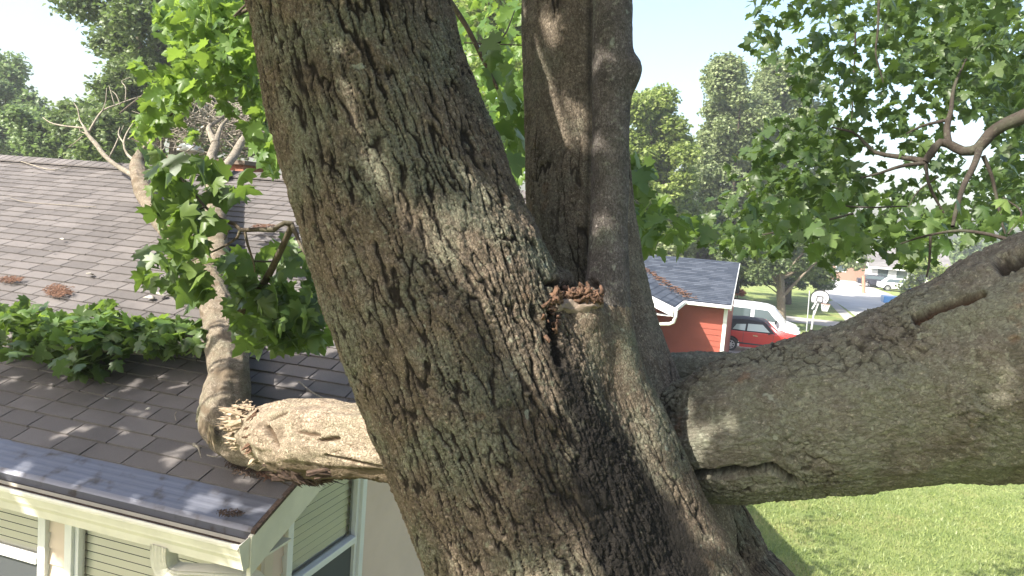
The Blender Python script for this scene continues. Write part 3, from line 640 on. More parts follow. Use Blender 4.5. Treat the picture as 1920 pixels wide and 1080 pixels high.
# wing roof toward the camera, ridge along n
wr = 4.2; ws = inn[0]+.0; wt = nea[1]
mb.prism([(ws, wt, 0.0), (ws, 1.2, 0.0), (ws-wr, wr, wr*ts2), (ws-wr, wt, wr*ts2)], (0, 0, -.10), 0, .25)
sm = MB(RG)
for j in range(18):
    a0, a1 = j/18, (j+1)/18; y0 = wt
    ye0, ye1 = a0*wr, a1*wr
    while y0 < ye0:
        y1 = min(y0+rng.uniform(.3, .9), ye0); mb.poly([(ws-a0*wr, y0, a0*wr*ts2+.016), (ws-a0*wr, y1, a0*wr*ts2+.016), (ws-a1*wr, y1 if y1 < ye0 else ye1, a1*wr*ts2+.004), (ws-a1*wr, y0, a1*wr*ts2+.004)], 0, rng.uniform(0, .8)); y0 = y1
mb.prism([(ws-wr-.003, wt, wr*ts2), (ws-wr-.003, wr, wr*ts2), (ws-2*wr, 0, 0), (ws-2*wr, wt, 0)], (0, 0, -.10), 0, .25)
rroof = mb.build('roof', M['rshingle'], red)
# walls
def boards(mb, x0, x1, t, z0, z1, p=.2):
    z = z0
    while z < z1: zt = min(z1, z+p); mb.prism([(x0, t, z), (x0, t-.022, z), (x0, t-.004, zt), (x0, t, zt)], (x1-x0, 0, 0)); z = zt
WW = .92; GZ2 = -EZ; OVR = .45; rx = -.14
mb = rb(); boards(mb, ws-WW, rx, OVR, GZ2, -.10)
# right gable wall
mb.prism([(rx-.1, OVR+.01, GZ2), (rx-.1, 2*R2-OVR, GZ2), (rx-.1, 2*R2-OVR, -.10), (rx-.1, R2, R2Z-.22), (rx-.1, OVR+.01, -.10)], (.09, 0, 0))
# wing side wall and wing front gable
mb.prism([(ws-WW, wt+.45, GZ2), (ws-WW, OVR+.02, GZ2), (ws-WW, OVR+.02, -.1), (ws-WW, wt+.45, -.1)], (-.08, 0, 0))
boards(mb, ws-2*wr+.4, ws-WW, wt+.44, GZ2, -.10)
mb.prism([(ws-WW, wt+.44, -.10), (ws-2*wr+.45, wt+.44, -.10), (ws-wr, wt+.44, wr*ts2-.25)], (0, .05, 0))
mb.build('wall', M['red'], red)
mb = rb(); mb.box((rx-.09, OVR-.03, GZ2), (rx+.03, OVR+.002, -.12)); mb.box((rx+.003, OVR+.003, GZ2), (rx+.03, OVR+.16, -.12))
mb.build('corner_board', M['white'], red)
mb = rb(); mb.box((ws-WW-.06, wt+.40, GZ2), (ws-WW+.03, wt+.438, -.1)); mb.build('corner_board', M['white'], red)
mb = rb(); mb.box((inn[0], -.02, -.15), (0, .1, -.03)); mb.prism([(0-.03, 0, -.03), (-.03, R2, R2Z-.03), (-.03, R2, R2Z-.20), (-.03, 0, -.20)], (.06, 0, 0))
mb.prism([(ws-.02, wt, -.02), (ws-wr, wt, wr*ts2-.02), (ws-wr, wt, wr*ts2-.30), (ws-.02, wt, -.32)], (0, -.04, 0))
mb.prism([(ws-.02, wt+.0, -.32), (ws-wr*.5, wt+.0, -.32), (ws-wr*.5, wt+.44, -.32), (ws-.02, wt+.44, -.32)], (0, 0, .02))
mb.build('fascia', M['white'], red)
mb = rb(); mb.box((inn[0], -.14, -.13), (.02, -.021, -.02)); mb.box((ws-.02, wt, -.13), (ws+.11, -.14, -.02)); g2 = mb.build('gutter', M['white'], red, bevel=.02)
mb = rb(); mb.tube([(ws+.05, wt+.05, -.10), (ws+.05, wt+.05, -.32), (ws+.0, wt+.1, -.50), (ws-.12, wt+.2, -.58), (ws-.6, wt+.36, -.66), (ws-1.1, wt+.38, -.74), (ws-1.2, wt+.38, -.9), (ws-1.2, wt+.38, GZ2+.1)], .055, 8); mb.build('downspout', M['white'], red)
mb = rb(); mb.box((ws-WW-.45, wt+.40, -1.9), (ws-WW-.13, wt+.43, -.72)); wn = mb.build('window', M['white'], red); mb = rb(); mb.box((ws-WW-.40, wt+.385, -1.83), (ws-WW-.18, wt+.399, -.8)); mb.build('pane', M['cglass'], wn)
# litter in the valley
Ls = []
for i in range(240):
    a = rng.uniform(0, 1)**.6; s = ws-wr*(1-a)*.9; off = rng.uniform(-.05, .55)*a+rng.normal(0, .06); t_ = max((ws-s)-off*.5, 0); z = max(t_*ts2, (ws-s)*ts2)+.03+rng.uniform(0, .05)
    p = RG+e*(s+rng.normal(0, .12)*a+.15)+n*(t_+rng.uniform(0, .3))+zz*(z+.05); q = p+rng.normal(0, .12, 3)*[1, 1, .25]; Ls.append((np.array([p, q]), .012))
Vs = []; Fs = []; b = 0
for pts, r in Ls: V, Fq = tube(pts, r, 3); Vs.append(V); Fs.append(Fq+b); b += len(V)
tag(mk('litter_patch', np.vstack(Vs), np.vstack(Fs), M['litter']), 'brown twigs and litter heaped in the valley of the blue-grey roof', 'leaf litter', kind='stuff')
#------------------------------------------------------------------ grey roofed house behind
def small_house(nm, px0, px1, y, d, w, dep, eh, mats, label, face=e, back=n, pitch=24):
    c = P((px0+px1)/2, y, d); c[2] = 0; root = empty(nm, (c[0], c[1], 0), label, 'house'); mb = lambda: MB(c, face, back)
    m = mb(); m.box((-w/2, 0, 0), (w/2, dep, eh)); tp = math.tan(math.radians(pitch)); m.prism([(-w/2, 0, eh), (-w/2, dep, eh), (-w/2, dep/2, eh+dep/2*tp-.1)], (w, 0, 0)); m.build('wall', mats[0], root)
    m = mb(); shroof(m, (-w/2-.4, -.5, eh-.5*tp+.1), (w+.8, 0, 0), (0, dep/2+.5, (dep/2+.5)*tp), 10, 20)
    m.prism([(-w/2-.4, -.5, eh-.5*tp+.08), (w/2+.4, -.5, eh-.5*tp+.08), (w/2+.4, dep/2, eh+dep/2*tp+.08), (-w/2-.4, dep/2, eh+dep/2*tp+.08)], (0, 0, -.15), 0, .5)
    m.prism([(-w/2-.4, dep/2+.003, eh+dep/2*tp+.08), (w/2+.4, dep/2+.003, eh+dep/2*tp+.08), (w/2+.4, dep+.5, eh-.5*tp+.08), (-w/2-.4, dep+.5, eh-.5*tp+.08)], (0, 0, -.15), 0, .5); m.build('roof', mats[1], root)
    m = mb(); m.box((-w/2-.4, -.56, eh-.5*tp-.12), (w/2+.4, -.505, eh-.5*tp+.07)); m.build('fascia', M['white'], root)
    for k in range(3):
        x = -w/2+w*(k+.6)/3.2; m = mb(); m.box((x-.6, -.04, 1.0), (x+.6, -.003, 2.1)); wn = m.build('window', M['white'], root); m = mb(); m.box((x-.52, -.05, 1.08), (x+.52, -.042, 2.02)); m.build('pane', M['cglass'], wn)
    return root
small_house('grey_roof_house', 1100, 1346, 480, 50, 8, 8, 2.15, (M['tan'], M['gshingle']), 'pale grey roofed house just beyond the blue-grey roof')
small_house('brick_house', 1600, 1700, 520, 92, 14, 8, 2.6, (simple('pale_brick', (.24, .15, .11), .9), M['gshingle']), 'distant brick house across the street behind the wooden post')
small_house('white_house', 1640, 1740, 520, 84, 6, 6, 2.4, (M['white'], M['gshingle']), 'distant white garage beside the brick house across the street', )
#================================================================== VEHICLES
def wheel(mb_, x, side, r, parent, c, W):
    y0 = 0 if side == 0 else W-.2
    m = MB(c); m.tube([(x, y0-.01, r), (x, y0+.03, r), (x, y0+.19, r)], [r*.96, r, r*.97], 26); wl = m.build('wheel', M['rubber'], parent)
    m = MB(c); yy = y0-.022 if side == 0 else W+.012; s_ = -1 if side == 0 else 1
    m.tube([(x, yy, r), (x, yy-s_*.02, r)], r*.64, 24)
    rim = m.build('rim', M['alloy'], wl); m = MB(c)
    for k in range(8):
        a = k*math.pi/4; 
        m.prism([(x+r*.30*math.cos(a-.18), yy-.006, r+r*.30*math.sin(a-.18)), (x+r*.56*math.cos(a-.22), yy-.006, r+r*.56*math.sin(a-.22)), (x+r*.56*math.cos(a+.22), yy-.006, r+r*.56*math.sin(a+.22)), (x+r*.30*math.cos(a+.18), yy-.006, r+r*.30*math.sin(a+.18))], (0, .005, 0))
    m.build('wheel_slots', M['black'], wl); return wl
def arc(cx, r, a0, a1, cz, k=8): return [(cx+r*math.cos(math.radians(a0+(a1-a0)*i/k)), cz+r*math.sin(math.radians(a0+(a1-a0)*i/k))) for i in range(k+1)]
def vehicle(nm, c, label, cat, prof, W, belt, paint, roofprof, roofmat, wins, wheels, r, extras=(), tuck=.12):
    "prof: lower body side outline; roofprof: cabin outline above the belt, tapering inwards"
    root = empty(nm, (c[0], c[1], 0), label, cat); m = MB(c)
    k = len(prof); m.prism([(x, 0, z) for x, z in prof], (0, W, 0)); body = m.build('body', paint, root, bevel=.03)
    zb = min(z for x, z in roofprof); zt = max(z for x, z in roofprof); m = MB(c)
    ins = lambda z: tuck*(z-zb)/(zt-zb)+.01
    b = 0; k = len(roofprof); V = [m.w((x, ins(z), z)) for x, z in roofprof]+[m.w((x, W-ins(z), z)) for x, z in roofprof]
    Fq = [list(range(k)), [k+i for i in range(k)][::-1]]+[[i, k+i, k+(i+1) % k, (i+1) % k] for i in range(k)]
    cab = mk('cabin', np.array(V), Fq, roofmat, root); bv = cab.modifiers.new('b', 'BEVEL'); bv.width = .03; bv.segments = 2; bv.limit_method = 'ANGLE'
    for (poly, mat, nmw) in wins:
        for sd in (0, 1):
            m = MB(c); pt = [(x, (ins(z)-.012) if sd == 0 else (W-ins(z)+.002), z) for x, z in poly]; m.prism(pt, (0, .01, 0)); m.build(nmw, mat, root)
    for x in wheels:
        for sd in (0, 1): wheel(None, x, sd, r, root, c, W)
    for fn in extras: fn(c, root, body)
    return root
# red convertible: rear wheel ground point
gw = ground(1368, 657.5)
gc = gw-e*.75; gc[2] = 0
def golf_x(c, root, body):
    m = MB(c); m.prism([(2.52, .12, .90), (2.52, 1.53, .90), (2.02, 1.42, 1.30), (2.02, .23, 1.30)], (.012, 0, .012)); m.build('windscreen', M['cglassl'], root)
    for y in (.085, 1.52):
        m = MB(c); m.prism([(2.50, y, .89), (2.60, y, .89), (2.08, y+(.1 if y < 1 else -.1), 1.33), (2.0, y+(.1 if y < 1 else -.1), 1.33)], (0, .04, 0)); m.build('windscreen_pillar', M['vred'], root)
    m = MB(c); m.box((1.62, -.02, .74), (1.80, -.002, .77)); m.build('door_handle', M['chrome'], root)
    m = MB(c); m.box((.0, -.015, .36), (3.7, -.002, .42)); m.build('side_moulding', M['black'], root)
    for x in (1.22, 2.42): m = MB(c); m.box((x, -.004, .40), (x+.015, -.001, .86)); m.build('door_gap', M['black'], root)
    for b0, b1 in (((3.62, .1, .25), (3.82, 1.55, .45)), ((-.08, .05, .3), (.06, 1.6, .5))): m = MB(c); m.box(b0, b1); m.build('bumper', M['black'], root, bevel=.03)
    for y in (.2, 1.27): m = MB(c); m.box((3.69, y, .58), (3.73, y+.18, .72)); m.build('headlight', M['cglassl'], root)
    for y in (.05, 1.35): m = MB(c); m.box((-.03, y, .6), (.01, y+.25, .78)); m.build('tail_light', M['vred'], root)
    m = MB(c); m.prism([(2.2, -.16, .88), (2.2, -.01, .88), (2.28, -.01, .98), (2.28, -.16, .98)], (.05, 0, 0)); m.build('mirror', M['black'], root)
gprof = [(0, .42), (.02, .80), (.10, .88), (2.5, .90), (3.55, .78), (3.70, .68), (3.72, .30)]+arc(3.15, .36, 0, 180, .28)[0:]+[(1.10, .22)]+arc(.75, .36, 0, 180, .28)
vehicle('red_car', gc, 'red hatchback convertible with black soft top beside the red house', 'car', gprof, 1.64, .88, M['vred'],
        [(.10, .885), (.30, 1.20), (.60, 1.34), (1.2, 1.39), (1.95, 1.37), (2.12, 1.30), (2.48, .895)], M['soft'],
        [([(.78, .95), (.92, 1.16), (1.30, 1.20), (1.28, .93)], M['cglassl'], 'quarter_window'), ([(1.36, .93), (1.38, 1.22), (1.96, 1.24), (2.28, .95)], M['cglassl'], 'side_window')], (.75, 3.15), .28, (golf_x,))
# white van
vc = P(1497, 640, 34.6); vc[2] = 0; vc = vc-e*4.62
def van_x(c, root, body):
    m = MB(c); m.prism([(4.02, .12, 1.03), (4.02, 1.73, 1.03), (3.46, 1.60, 1.60), (3.46, .25, 1.60)], (.015, 0, .012)); m.build('windscreen', M['cglass'], root)
    for y in (.15, 1.45): m = MB(c); m.box((4.60, y, .62), (4.66, y+.25, .78)); m.build('headlight', M['cglassl'], root)
    m = MB(c); m.prism([(3.52, -.20, 1.02), (3.52, -.01, 1.02), (3.56, -.01, 1.18), (3.56, -.20, 1.18)], (.08, 0, 0)); m.build('mirror', M['black'], root)
    for b0, b1 in (((-.08, .03, .32), (.04, 1.82, .52)), ((4.58, .05, .32), (4.74, 1.80, .52))): m = MB(c); m.box(b0, b1); m.build('bumper', M['alloy'], root, bevel=.03)
    for x in (2.62, 3.68): m = MB(c); m.box((x, -.004, .4), (x+.015, -.001, 1.0)); m.build('door_gap', M['black'], root)
    m = MB(c); m.box((2.70, -.02, .92), (2.86, -.002, .95)); m.build('door_handle', M['black'], root)
vprof = [(0, .35), (.0, 1.02), (4.0, 1.03), (4.50, .88), (4.62, .75), (4.64, .30)]+arc(3.85, .40, 0, 180, .33)+[(1.3, .3)]+arc(.95, .40, 0, 180, .33)+[(.3, .35)]
vehicle('white_van', vc, 'white van parked behind the red car', 'van', vprof, 1.85, 1.02, M['vwhite'],
        [(.0, 1.015), (.08, 1.62), (.25, 1.76), (2.6, 1.78), (3.2, 1.74), (3.50, 1.64), (4.02, 1.035)], M['vwhite'],
        [([(1.55, 1.10), (1.56, 1.58), (2.46, 1.58), (2.46, 1.10)], M['cglass'], 'side_window'), ([(.35, 1.10), (.40, 1.58), (1.35, 1.58), (1.35, 1.10)], M['cglass'], 'side_window'), ([(2.62, 1.08), (2.62, 1.58), (3.20, 1.56), (3.66, 1.08)], M['cglass'], 'door_window')], (.95, 3.85), .33, (van_x,))
def mini(nm, px, py, d, label, cat, mat, L=4.2, hgt=1.35, dirv=e, pickup=False):
    c = P(px, py, d); c[2] = 0; L_ = L; p = [(0, .35), (0, .85), (L*.75, .88), (L*.98, .75), (L, .35)]+arc(L*.8, .36, 0, 180, .3, 5)+arc(L*.2, .36, 0, 180, .3, 5)
    rp = [(L*.08, .86), (L*.2, hgt), (L*.58, hgt), (L*.74, .87)] if not pickup else [(L*.40, .86), (L*.43, hgt), (L*.62, hgt), (L*.74, .87)]
    wz = [([(rp[0][0]+.25, .92), (rp[1][0]+.08, hgt-.08), (rp[2][0]-.06, hgt-.08), (rp[3][0]-.3, .92)], M['cglass'], 'side_window')]
    return vehicle(nm, c, label, cat, p, 1.7, .86, mat, rp, mat, wz, (L*.2, L*.8), .3)
mini('blue_pickup', 1655, 575, 60, 'small bright blue pickup parked on the street edge', 'pickup', M['vblue'], 4.6, 1.6, pickup=True)
mini('dark_car', 1608, 530, 84, 'dark car parked by the distant brick house', 'car', M['vblack'], 4.4)
mini('white_car', 1648, 530, 80, 'white car parked by the distant white garage', 'car', M['vwhite'], 4.4)
# basketball hoop
hd = 36.; hp = P(1520, 620, hd); hp[2] = 0; hoop = empty('basketball_hoop', hp, 'white fan shaped basketball backboard on a bent pole beside the lawn walk', 'basketball hoop')
bc = P(1537.5, 558, hd); hz = bc[2]; dxb = (bc-hp)[:2]; 
m = MB((0, 0, 0), X_, np.array([0, 1., 0]), zz); jt = P(1527, 582, hd); m.tube([hp, (hp+jt)/2, jt], .045, 10); m.build('pole', M['pole'], hoop)
m = MB((0, 0, 0), X_, np.array([0, 1., 0]), zz); 
for oy in (-.05, .05): m.tube([jt+[0, oy, -.2], P(1534, 569, hd)+[0, oy, 0]], .03, 8); m.tube([jt+[-.12, oy, .05], P(1531, 565, hd)+[0, oy, 0]], .02, 8)
m.build('bracket', M['pole'], hoop)
bf = MB(bc, e, n); R_ = .40; out = [(-.36, -.26), (.30, -.26), (.39, -.1)]+[(R_*math.cos(a), R_*.86*math.sin(a)) for a in np.linspace(0, math.pi, 16)]+[(-.40, -.1)]
bf.prism([(x, 0, z) for x, z in out], (0, .04, 0)); bb = bf.build('backboard', simple('board_plastic', (.42, .42, .44), .5), hoop)
bf = MB(bc, e, n); 
for i in range(len(out)):
    a, b = np.array(out[i]), np.array(out[(i+1) % len(out)]); bf.tube([(a[0], -.008, a[1]), (b[0], -.008, b[1])], .02, 5)
q = [(-.13, -.2), (.13, -.2), (.13, .05), (-.13, .05)]
for i in range(4): bf.tube([(q[i][0], -.008, q[i][1]), (q[(i+1) % 4][0], -.008, q[(i+1) % 4][1])], .02, 5)
bf.tube([(.24, -.008, -.12), (.24, -.012, -.12)], .03, 10); bf.build('board_marking', M['black'], bb)
# net and rim stand off to the right of the board
rc = P(1548, 570, hd); rr = .20; m = MB(rc, e, n); ring = [(rr*math.cos(a), rr*math.sin(a), 0) for a in np.linspace(0, 2*math.pi, 17)]; m.tube(ring, .012, 6, cap=False); m.tube([(-rr, 0, 0), (-rr-.12, .1, 0)], .015, 6); rim = m.build('rim', M['post'], hoop)
m = MB(rc, e, n)
for i in range(12):
    for s_ in (1, -1):
        a0 = i*math.pi/6; m.tube([(rr*(1-.42*k/4)*math.cos(a0+s_*k*.26), rr*(1-.42*k/4)*math.sin(a0+s_*k*.26), -.34*k/4) for k in range(5)], .009, 4, cap=False)
m.build('net', M['net'], rim)
def post(px, yb, yt, d, r, nm, label, cat, mat, lean=0):
    b = P(px, yb, d); b[2] = 0; t = P(px+lean, yt, d); m = MB((0, 0, 0), X_, np.array([0, 1., 0]), zz); m.tube([b, (b+t)/2, t], r, 10); o = m.build(nm, mat); tag(o, label, cat); return o
post(1513, 620, 545, 37, .025, 'garden_pole', 'thin grey pole standing left of the basketball hoop', 'pole', M['pole'], 5)
post(1619, 553, 517, 74, .16, 'wooden_post', 'brown wooden post on the far verge of the street', 'post', M['post'])
a, b = ground(1372, 562), ground(1432, 572); m = MB((0, 0, 0), X_, np.array([0, 1., 0]), zz); m.prism([(a[0], a[1], 0), (b[0], b[1], 0), (b[0], b[1]+.2, 0), (a[0], a[1]+.2, 0)], (0, 0, .18)); tag(m.build('landscape_timber', M['timber']), 'weathered landscape timber lying on the lawn beyond the van', 'timber edging')
#================================================================== BACKGROUND TREES
def crown_pts(blobs, cnt, shell=.55):
    vol = np.array([b[3]*b[4]*b[5] for b in blobs])**.72; idx = rng.choice(len(blobs), cnt, p=vol/vol.sum()); B = np.array(blobs)[idx]
    d = rng.normal(0, 1, (cnt, 3)); d /= np.linalg.norm(d, axis=1)[:, None]; r = rng.uniform(.08, 1, cnt)**.5*rng.uniform(.75, 1.35, cnt)
    p = B[:, :3]+d*B[:, 3:6]*r[:, None]; k = 1.6/np.mean(B[:, 3:6])
    keep = fbm(p*[2.2*k, 2.2*k, 2.8*k], 4, 5) > -.10; return p[keep], d[keep]
def tree(nm, base, blobs, cnt, leaf, mat, label, cat='tree', trunk_r=.25, lean=(0, 0), group=None, bm='twigd', tz=None, tmpl=LEAF2, scale_z=1.):
    base = np.array([base[0], base[1], 0.]); root = empty(nm, base, label, cat, group)
    bl = np.array(blobs, float); top = bl[:, 2].max(); cen = np.average(bl[:, :3], axis=0, weights=bl[:, 3]**2)
    ls = [(np.array(spline([base, base+(cen-base)*[.3, .3, .45]+[.1, 0, 0], np.array([cen[0], cen[1], cen[2]+.2*(top-cen[2])])], [trunk_r*1.25, trunk_r, trunk_r*.45], .5)[0]), None)]
    c, r = spline([base, base+(cen-base)*[.3, .3, .45], np.array([cen[0], cen[1], cen[2]+.2*(top-cen[2])])], [trunk_r*1.25, trunk_r, trunk_r*.4], .25)
    Vt, Ft = tube(c, r, 12); Vt = Vt+.06*trunk_r*rng.normal(0, 1, Vt.shape); o = mk('trunk', Vt, Ft, M[bm], root, True, {'crack': np.ones(len(Vt)), 'tone': np.full(len(Vt), .5), 'stain_shade': np.zeros(len(Vt))})
    ls = []
    for b in blobs[:24]:
        i = rng.integers(int(len(c)*.35), int(len(c)*.95)); s = c[i]; t_ = np.array(b[:3]); mid = (s+t_)/2+[0, 0, .03*np.linalg.norm(t_-s)]
        ls.append(spline([s, mid, t_], [r[i]*.45, r[i]*.28, r[i]*.08], .5))
    twigs('limbs', ls, M[bm], root, 6)
    p, d = crown_pts(blobs, cnt); V, Fc, a = leaves(p, rng.uniform(.7, 1.3, len(p))*leaf, .5, tmpl, outward=d*.35)
    mk('crown', V, Fc, mat, root, False, {'lf': a}); return root
def blobs_px(L, dj=1.5):
    "blobs from (px,py,rpx,d): sphere-ish masses placed at their own distance"
    out = []
    for px, py, rp, d in L:
        c = P(px, py, d); r = rp*d/F; out.append((c[0], c[1], c[2], r, r, r*.8))
    return out
def scatter_blobs(poly, cnt, rpx, d, dj):
    "random masses inside a pixel polygon (list of x-spans by y)"
    out = []; ys = [q[0] for q in poly]
    while len(out) < cnt:
        y = rng.uniform(ys[0], ys[-1]); x0 = np.interp(y, ys, [q[1] for q in poly]); x1 = np.interp(y, ys, [q[2] for q in poly])
        out.append((rng.uniform(x0, x1), y, rng.uniform(.6, 1.3)*rpx, d+rng.uniform(-dj, dj)))
    return blobs_px(out)
def base_at(px, d): q = P(px, 500, d); return (q[0], q[1])
tree('oak_tree', base_at(330, 27), scatter_blobs([(-160, 190, 520), (-20, 130, 500), (70, 135, 480), (130, 170, 520), (200, 120, 560), (260, 60, 600), (300, 0, 600)], 110, 42, 27, 3), 110000, .15, M['oak'], 'big dark green tree rising behind the ridge left of the trunk', trunk_r=.3)
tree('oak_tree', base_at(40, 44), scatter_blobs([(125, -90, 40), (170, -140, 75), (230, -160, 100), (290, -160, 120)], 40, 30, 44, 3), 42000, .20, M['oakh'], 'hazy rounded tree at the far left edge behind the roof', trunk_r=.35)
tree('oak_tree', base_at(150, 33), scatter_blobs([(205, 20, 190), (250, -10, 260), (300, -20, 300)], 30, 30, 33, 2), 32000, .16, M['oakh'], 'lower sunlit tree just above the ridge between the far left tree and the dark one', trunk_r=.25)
tree('maple_sapling_tree', base_at(1215, 42), scatter_blobs([(170, 1205, 1245), (200, 1190, 1262), (250, 1180, 1282), (330, 1180, 1300), (430, 1170, 1300)], 90, 22, 42, 2), 60000, .17, M['ylw'], 'yellow-green tree directly right of the upright stems', trunk_r=.25)
tree('silver_tree', base_at(1370, 50), scatter_blobs([(120, 1350, 1372), (160, 1332, 1400), (190, 1318, 1440), (230, 1330, 1450), (300, 1300, 1460), (400, 1250, 1480), (480, 1230, 1460)], 170, 22, 50, 3), 120000, .18, M['silver'], 'tall silvery pointed tree left of the near crown', trunk_r=.35)
tree('silver_tree', base_at(1480, 56), scatter_blobs([(125, 1440, 1500), (180, 1420, 1540), (300, 1360, 1560), (420, 1300, 1600), (490, 1300, 1600)], 130, 28, 56, 3), 76000, .20, M['silver'], 'broad silvery tree behind the near maple crown', trunk_r=.35)
tb = ground(1464, 622); lt = scatter_blobs([(390, 1370, 1560), (440, 1340, 1570), (490, 1370, 1560), (515, 1380, 1545)], 40, 20, 41, 2)
tree('lawn_tree', tb[:2], lt, 30000, .15, M['oak'], 'shade tree on the lawn behind the white van, bare brown trunk', trunk_r=.21, bm='mid')
hl = []
for i in range(26): x = rng.uniform(1385, 1560); hl.append((x, rng.uniform(498, 528)+(x-1385)*.05, rng.uniform(9, 17), 52+rng.uniform(-1, 2)))
tree('hedge', base_at(1470, 52), blobs_px(hl), 12000, .13, M['hedge'], 'dark hedge across the back of the lawn', 'hedge', trunk_r=.1)
tree('red_shrub', base_at(1386, 47), blobs_px([(1384, 546, 8, 47), (1390, 549, 7, 47), (1380, 541, 5, 47)]), 1500, .10, M['redleaf'], 'small dark red shrub at the corner of the red house', 'shrub', trunk_r=.05)
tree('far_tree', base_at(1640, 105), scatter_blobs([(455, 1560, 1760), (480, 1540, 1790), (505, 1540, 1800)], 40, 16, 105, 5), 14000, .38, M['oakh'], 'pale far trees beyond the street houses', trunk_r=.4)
tree('roadside_shrub', base_at(1740, 66), scatter_blobs([(490, 1690, 1760), (520, 1680, 1800), (560, 1690, 1820)], 18, 16, 66, 2), 8000, .22, M['ylw'], 'light green shrub beyond the street above the big limb', 'shrub', trunk_r=.15)
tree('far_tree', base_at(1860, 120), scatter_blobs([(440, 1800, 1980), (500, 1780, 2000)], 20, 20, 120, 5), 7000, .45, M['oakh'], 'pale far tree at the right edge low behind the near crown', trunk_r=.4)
tree('backyard_tree', base_at(900, 30), scatter_blobs([(-80, 840, 1010), (100, 850, 1010), (250, 850, 1010), (360, 850, 1010)], 44, 34, 30, 3), 40000, .14, M['ylw'], 'sunlit tree seen in the gap between leaning trunk and upright stem', trunk_r=.25)
tree('backyard_tree', base_at(1120, 60), scatter_blobs([(430, 1150, 1300), (470, 1150, 1300)], 16, 22, 60, 3), 5000, .22, M['oak'], 'darker tree low behind the pale grey roof', trunk_r=.25)
#================================================================== THE MAPLE
tree0 = empty('maple_tree', (.55, 2.75, 0), 'big leaning multi-stemmed maple with furrowed mossy bark in front of the houses', 'tree')
def st(L):
    W = np.array([P(x, y, d) for x, y, r, d in L]); R = np.array([RP(r, d) for x, y, r, d in L]); return spline(W, R, .10)
stems = [
    st([(560, -330, 172, 2.45), (612, -170, 178, 2.42), (655, 0, 185, 2.38), (703, 200, 191, 2.35), (772, 400, 205, 2.35), (852, 600, 220, 2.35), (934, 800, 228, 2.36), (1020, 1000, 238, 2.38), (1110, 1230, 262, 2.40), (1170, 1400, 290, 2.42)]),
    st([(1152, -330, 34, 2.50), (1150, -150, 36, 2.48), (1149, 0, 37, 2.46), (1147, 150, 37, 2.44), (1145, 300, 36, 2.42), (1142, 430, 36, 2.40), (1138, 550, 43, 2.36), (1134, 640, 60, 2.36), (1138, 720, 78, 2.38), (1160, 800, 92, 2.40), (1188, 900, 108, 2.40), (1222, 1000, 122, 2.40), (1270, 1120, 142, 2.40), (1340, 1300, 170, 2.40)]),
    st([(1080, -330, 92, 3.0), (1078, -150, 94, 2.96), (1076, 0, 95, 2.92), (1078, 200, 95, 2.88), (1086, 400, 100, 2.85), (1096, 500, 104, 2.84), (1112, 600, 114, 2.84), (1138, 700, 122, 2.84), (1180, 820, 128, 2.84), (1240, 1000, 135, 2.84)]),
    st([(1096, 566, 30, 2.24), (1088, 600, 46, 2.26), (1092, 650, 52, 2.28), (1105, 730, 48, 2.30), (1120, 800, 30, 2.34)]),   # stub collar below the wound
]
blob = [(P(1180, 128, 2.43), RP(21, 2.43)), (P(1172, 150, 2.43), RP(18, 2.43)), (P(1045, 535, 2.42), RP(34, 2.42))]
def seg_sdf(p, c, r):
    best = np.full(len(p), 9., np.float64); vi = np.zeros(len(p))
    for i in range(len(c)-1):
        ab = c[i+1]-c[i]; t = np.clip(((p-c[i])@ab)/(ab@ab), 0, 1); dd = np.sqrt(((p-c[i]-t[:, None]*ab)**2).sum(1))-(r[i]+(r[i+1]-r[i])*t)
        m_ = dd < best; best = np.where(m_, dd, best); vi = np.where(m_, i+t, vi)
    return best, vi
def sdf(p, full=False):
    ds = []; vs = []
    for c, r in stems: d, v = seg_sdf(p, c, r); ds.append(d); vs.append(v)
    lw = sst(-.04, .12, ds[1]-np.minimum(ds[0], ds[2])); lw = np.where(ds[1] < np.minimum(ds[0], ds[2])+.02, .25, .25+.75*lw)*0+.3+.7*sst(.0, .15, ds[1]); lump = lw*(.015*fbm(p*[3.2, 3.2, 1.6], 2, 77)+.006*fbm(p*[9, 9, 5], 2, 78))
    k = .017; a = np.array(ds); mn = a.min(0)
    bl = [np.linalg.norm(p-b, axis=1)-r for b, r in blob]
    al = np.vstack([a, np.array(bl)]); m0 = al.min(0); s_ = m0-k*np.log(np.exp(-(al-m0)/k).sum(0))+lump
    return (s_, a, vs) if full else s_
lo = np.array([-1.15, 1.75, 3.55]); hi = np.array([1.15, 3.25, 6.35]); hstep = .018
nx, ny, nz = ((hi-lo)/hstep).astype(int)+1
gxs, gys, gzs = [lo[i]+hstep*np.arange(kq) for i, kq in enumerate((nx, ny, nz))]
cs = 3; cx, cy, cz = np.meshgrid(gxs[::cs], gys[::cs], gzs[::cs], indexing='ij'); cp = np.stack([cx, cy, cz], -1).reshape(-1, 3)
cv = sdf(cp).reshape(cx.shape); near = np.abs(cv) < hstep*cs*1.9
GV = np.repeat(np.repeat(np.repeat(cv, cs, 0), cs, 1), cs, 2)[:nx, :ny, :nz]; NB = np.repeat(np.repeat(np.repeat(near, cs, 0), cs, 1), cs, 2)[:nx, :ny, :nz]
NBd = NB.copy()
for ax in range(3):
    for sh in range(-3, 4): NBd |= np.roll(NB, sh, ax)
ii = np.argwhere(NBd); GV = GV.copy(); GV[NBd] = sdf(lo+hstep*ii)
sg = GV < 0
c8 = sum(sg[a:nx-1+a, b:ny-1+b, c:nz-1+c].astype(np.int8) for a in (0, 1) for b in (0, 1) for c in (0, 1)); act = (c8 > 0) & (c8 < 8)
ids = -np.ones(act.shape, np.int64); ai = np.argwhere(act); ids[act] = np.arange(len(ai)); V = lo+hstep*(ai+.5)
Fs = []
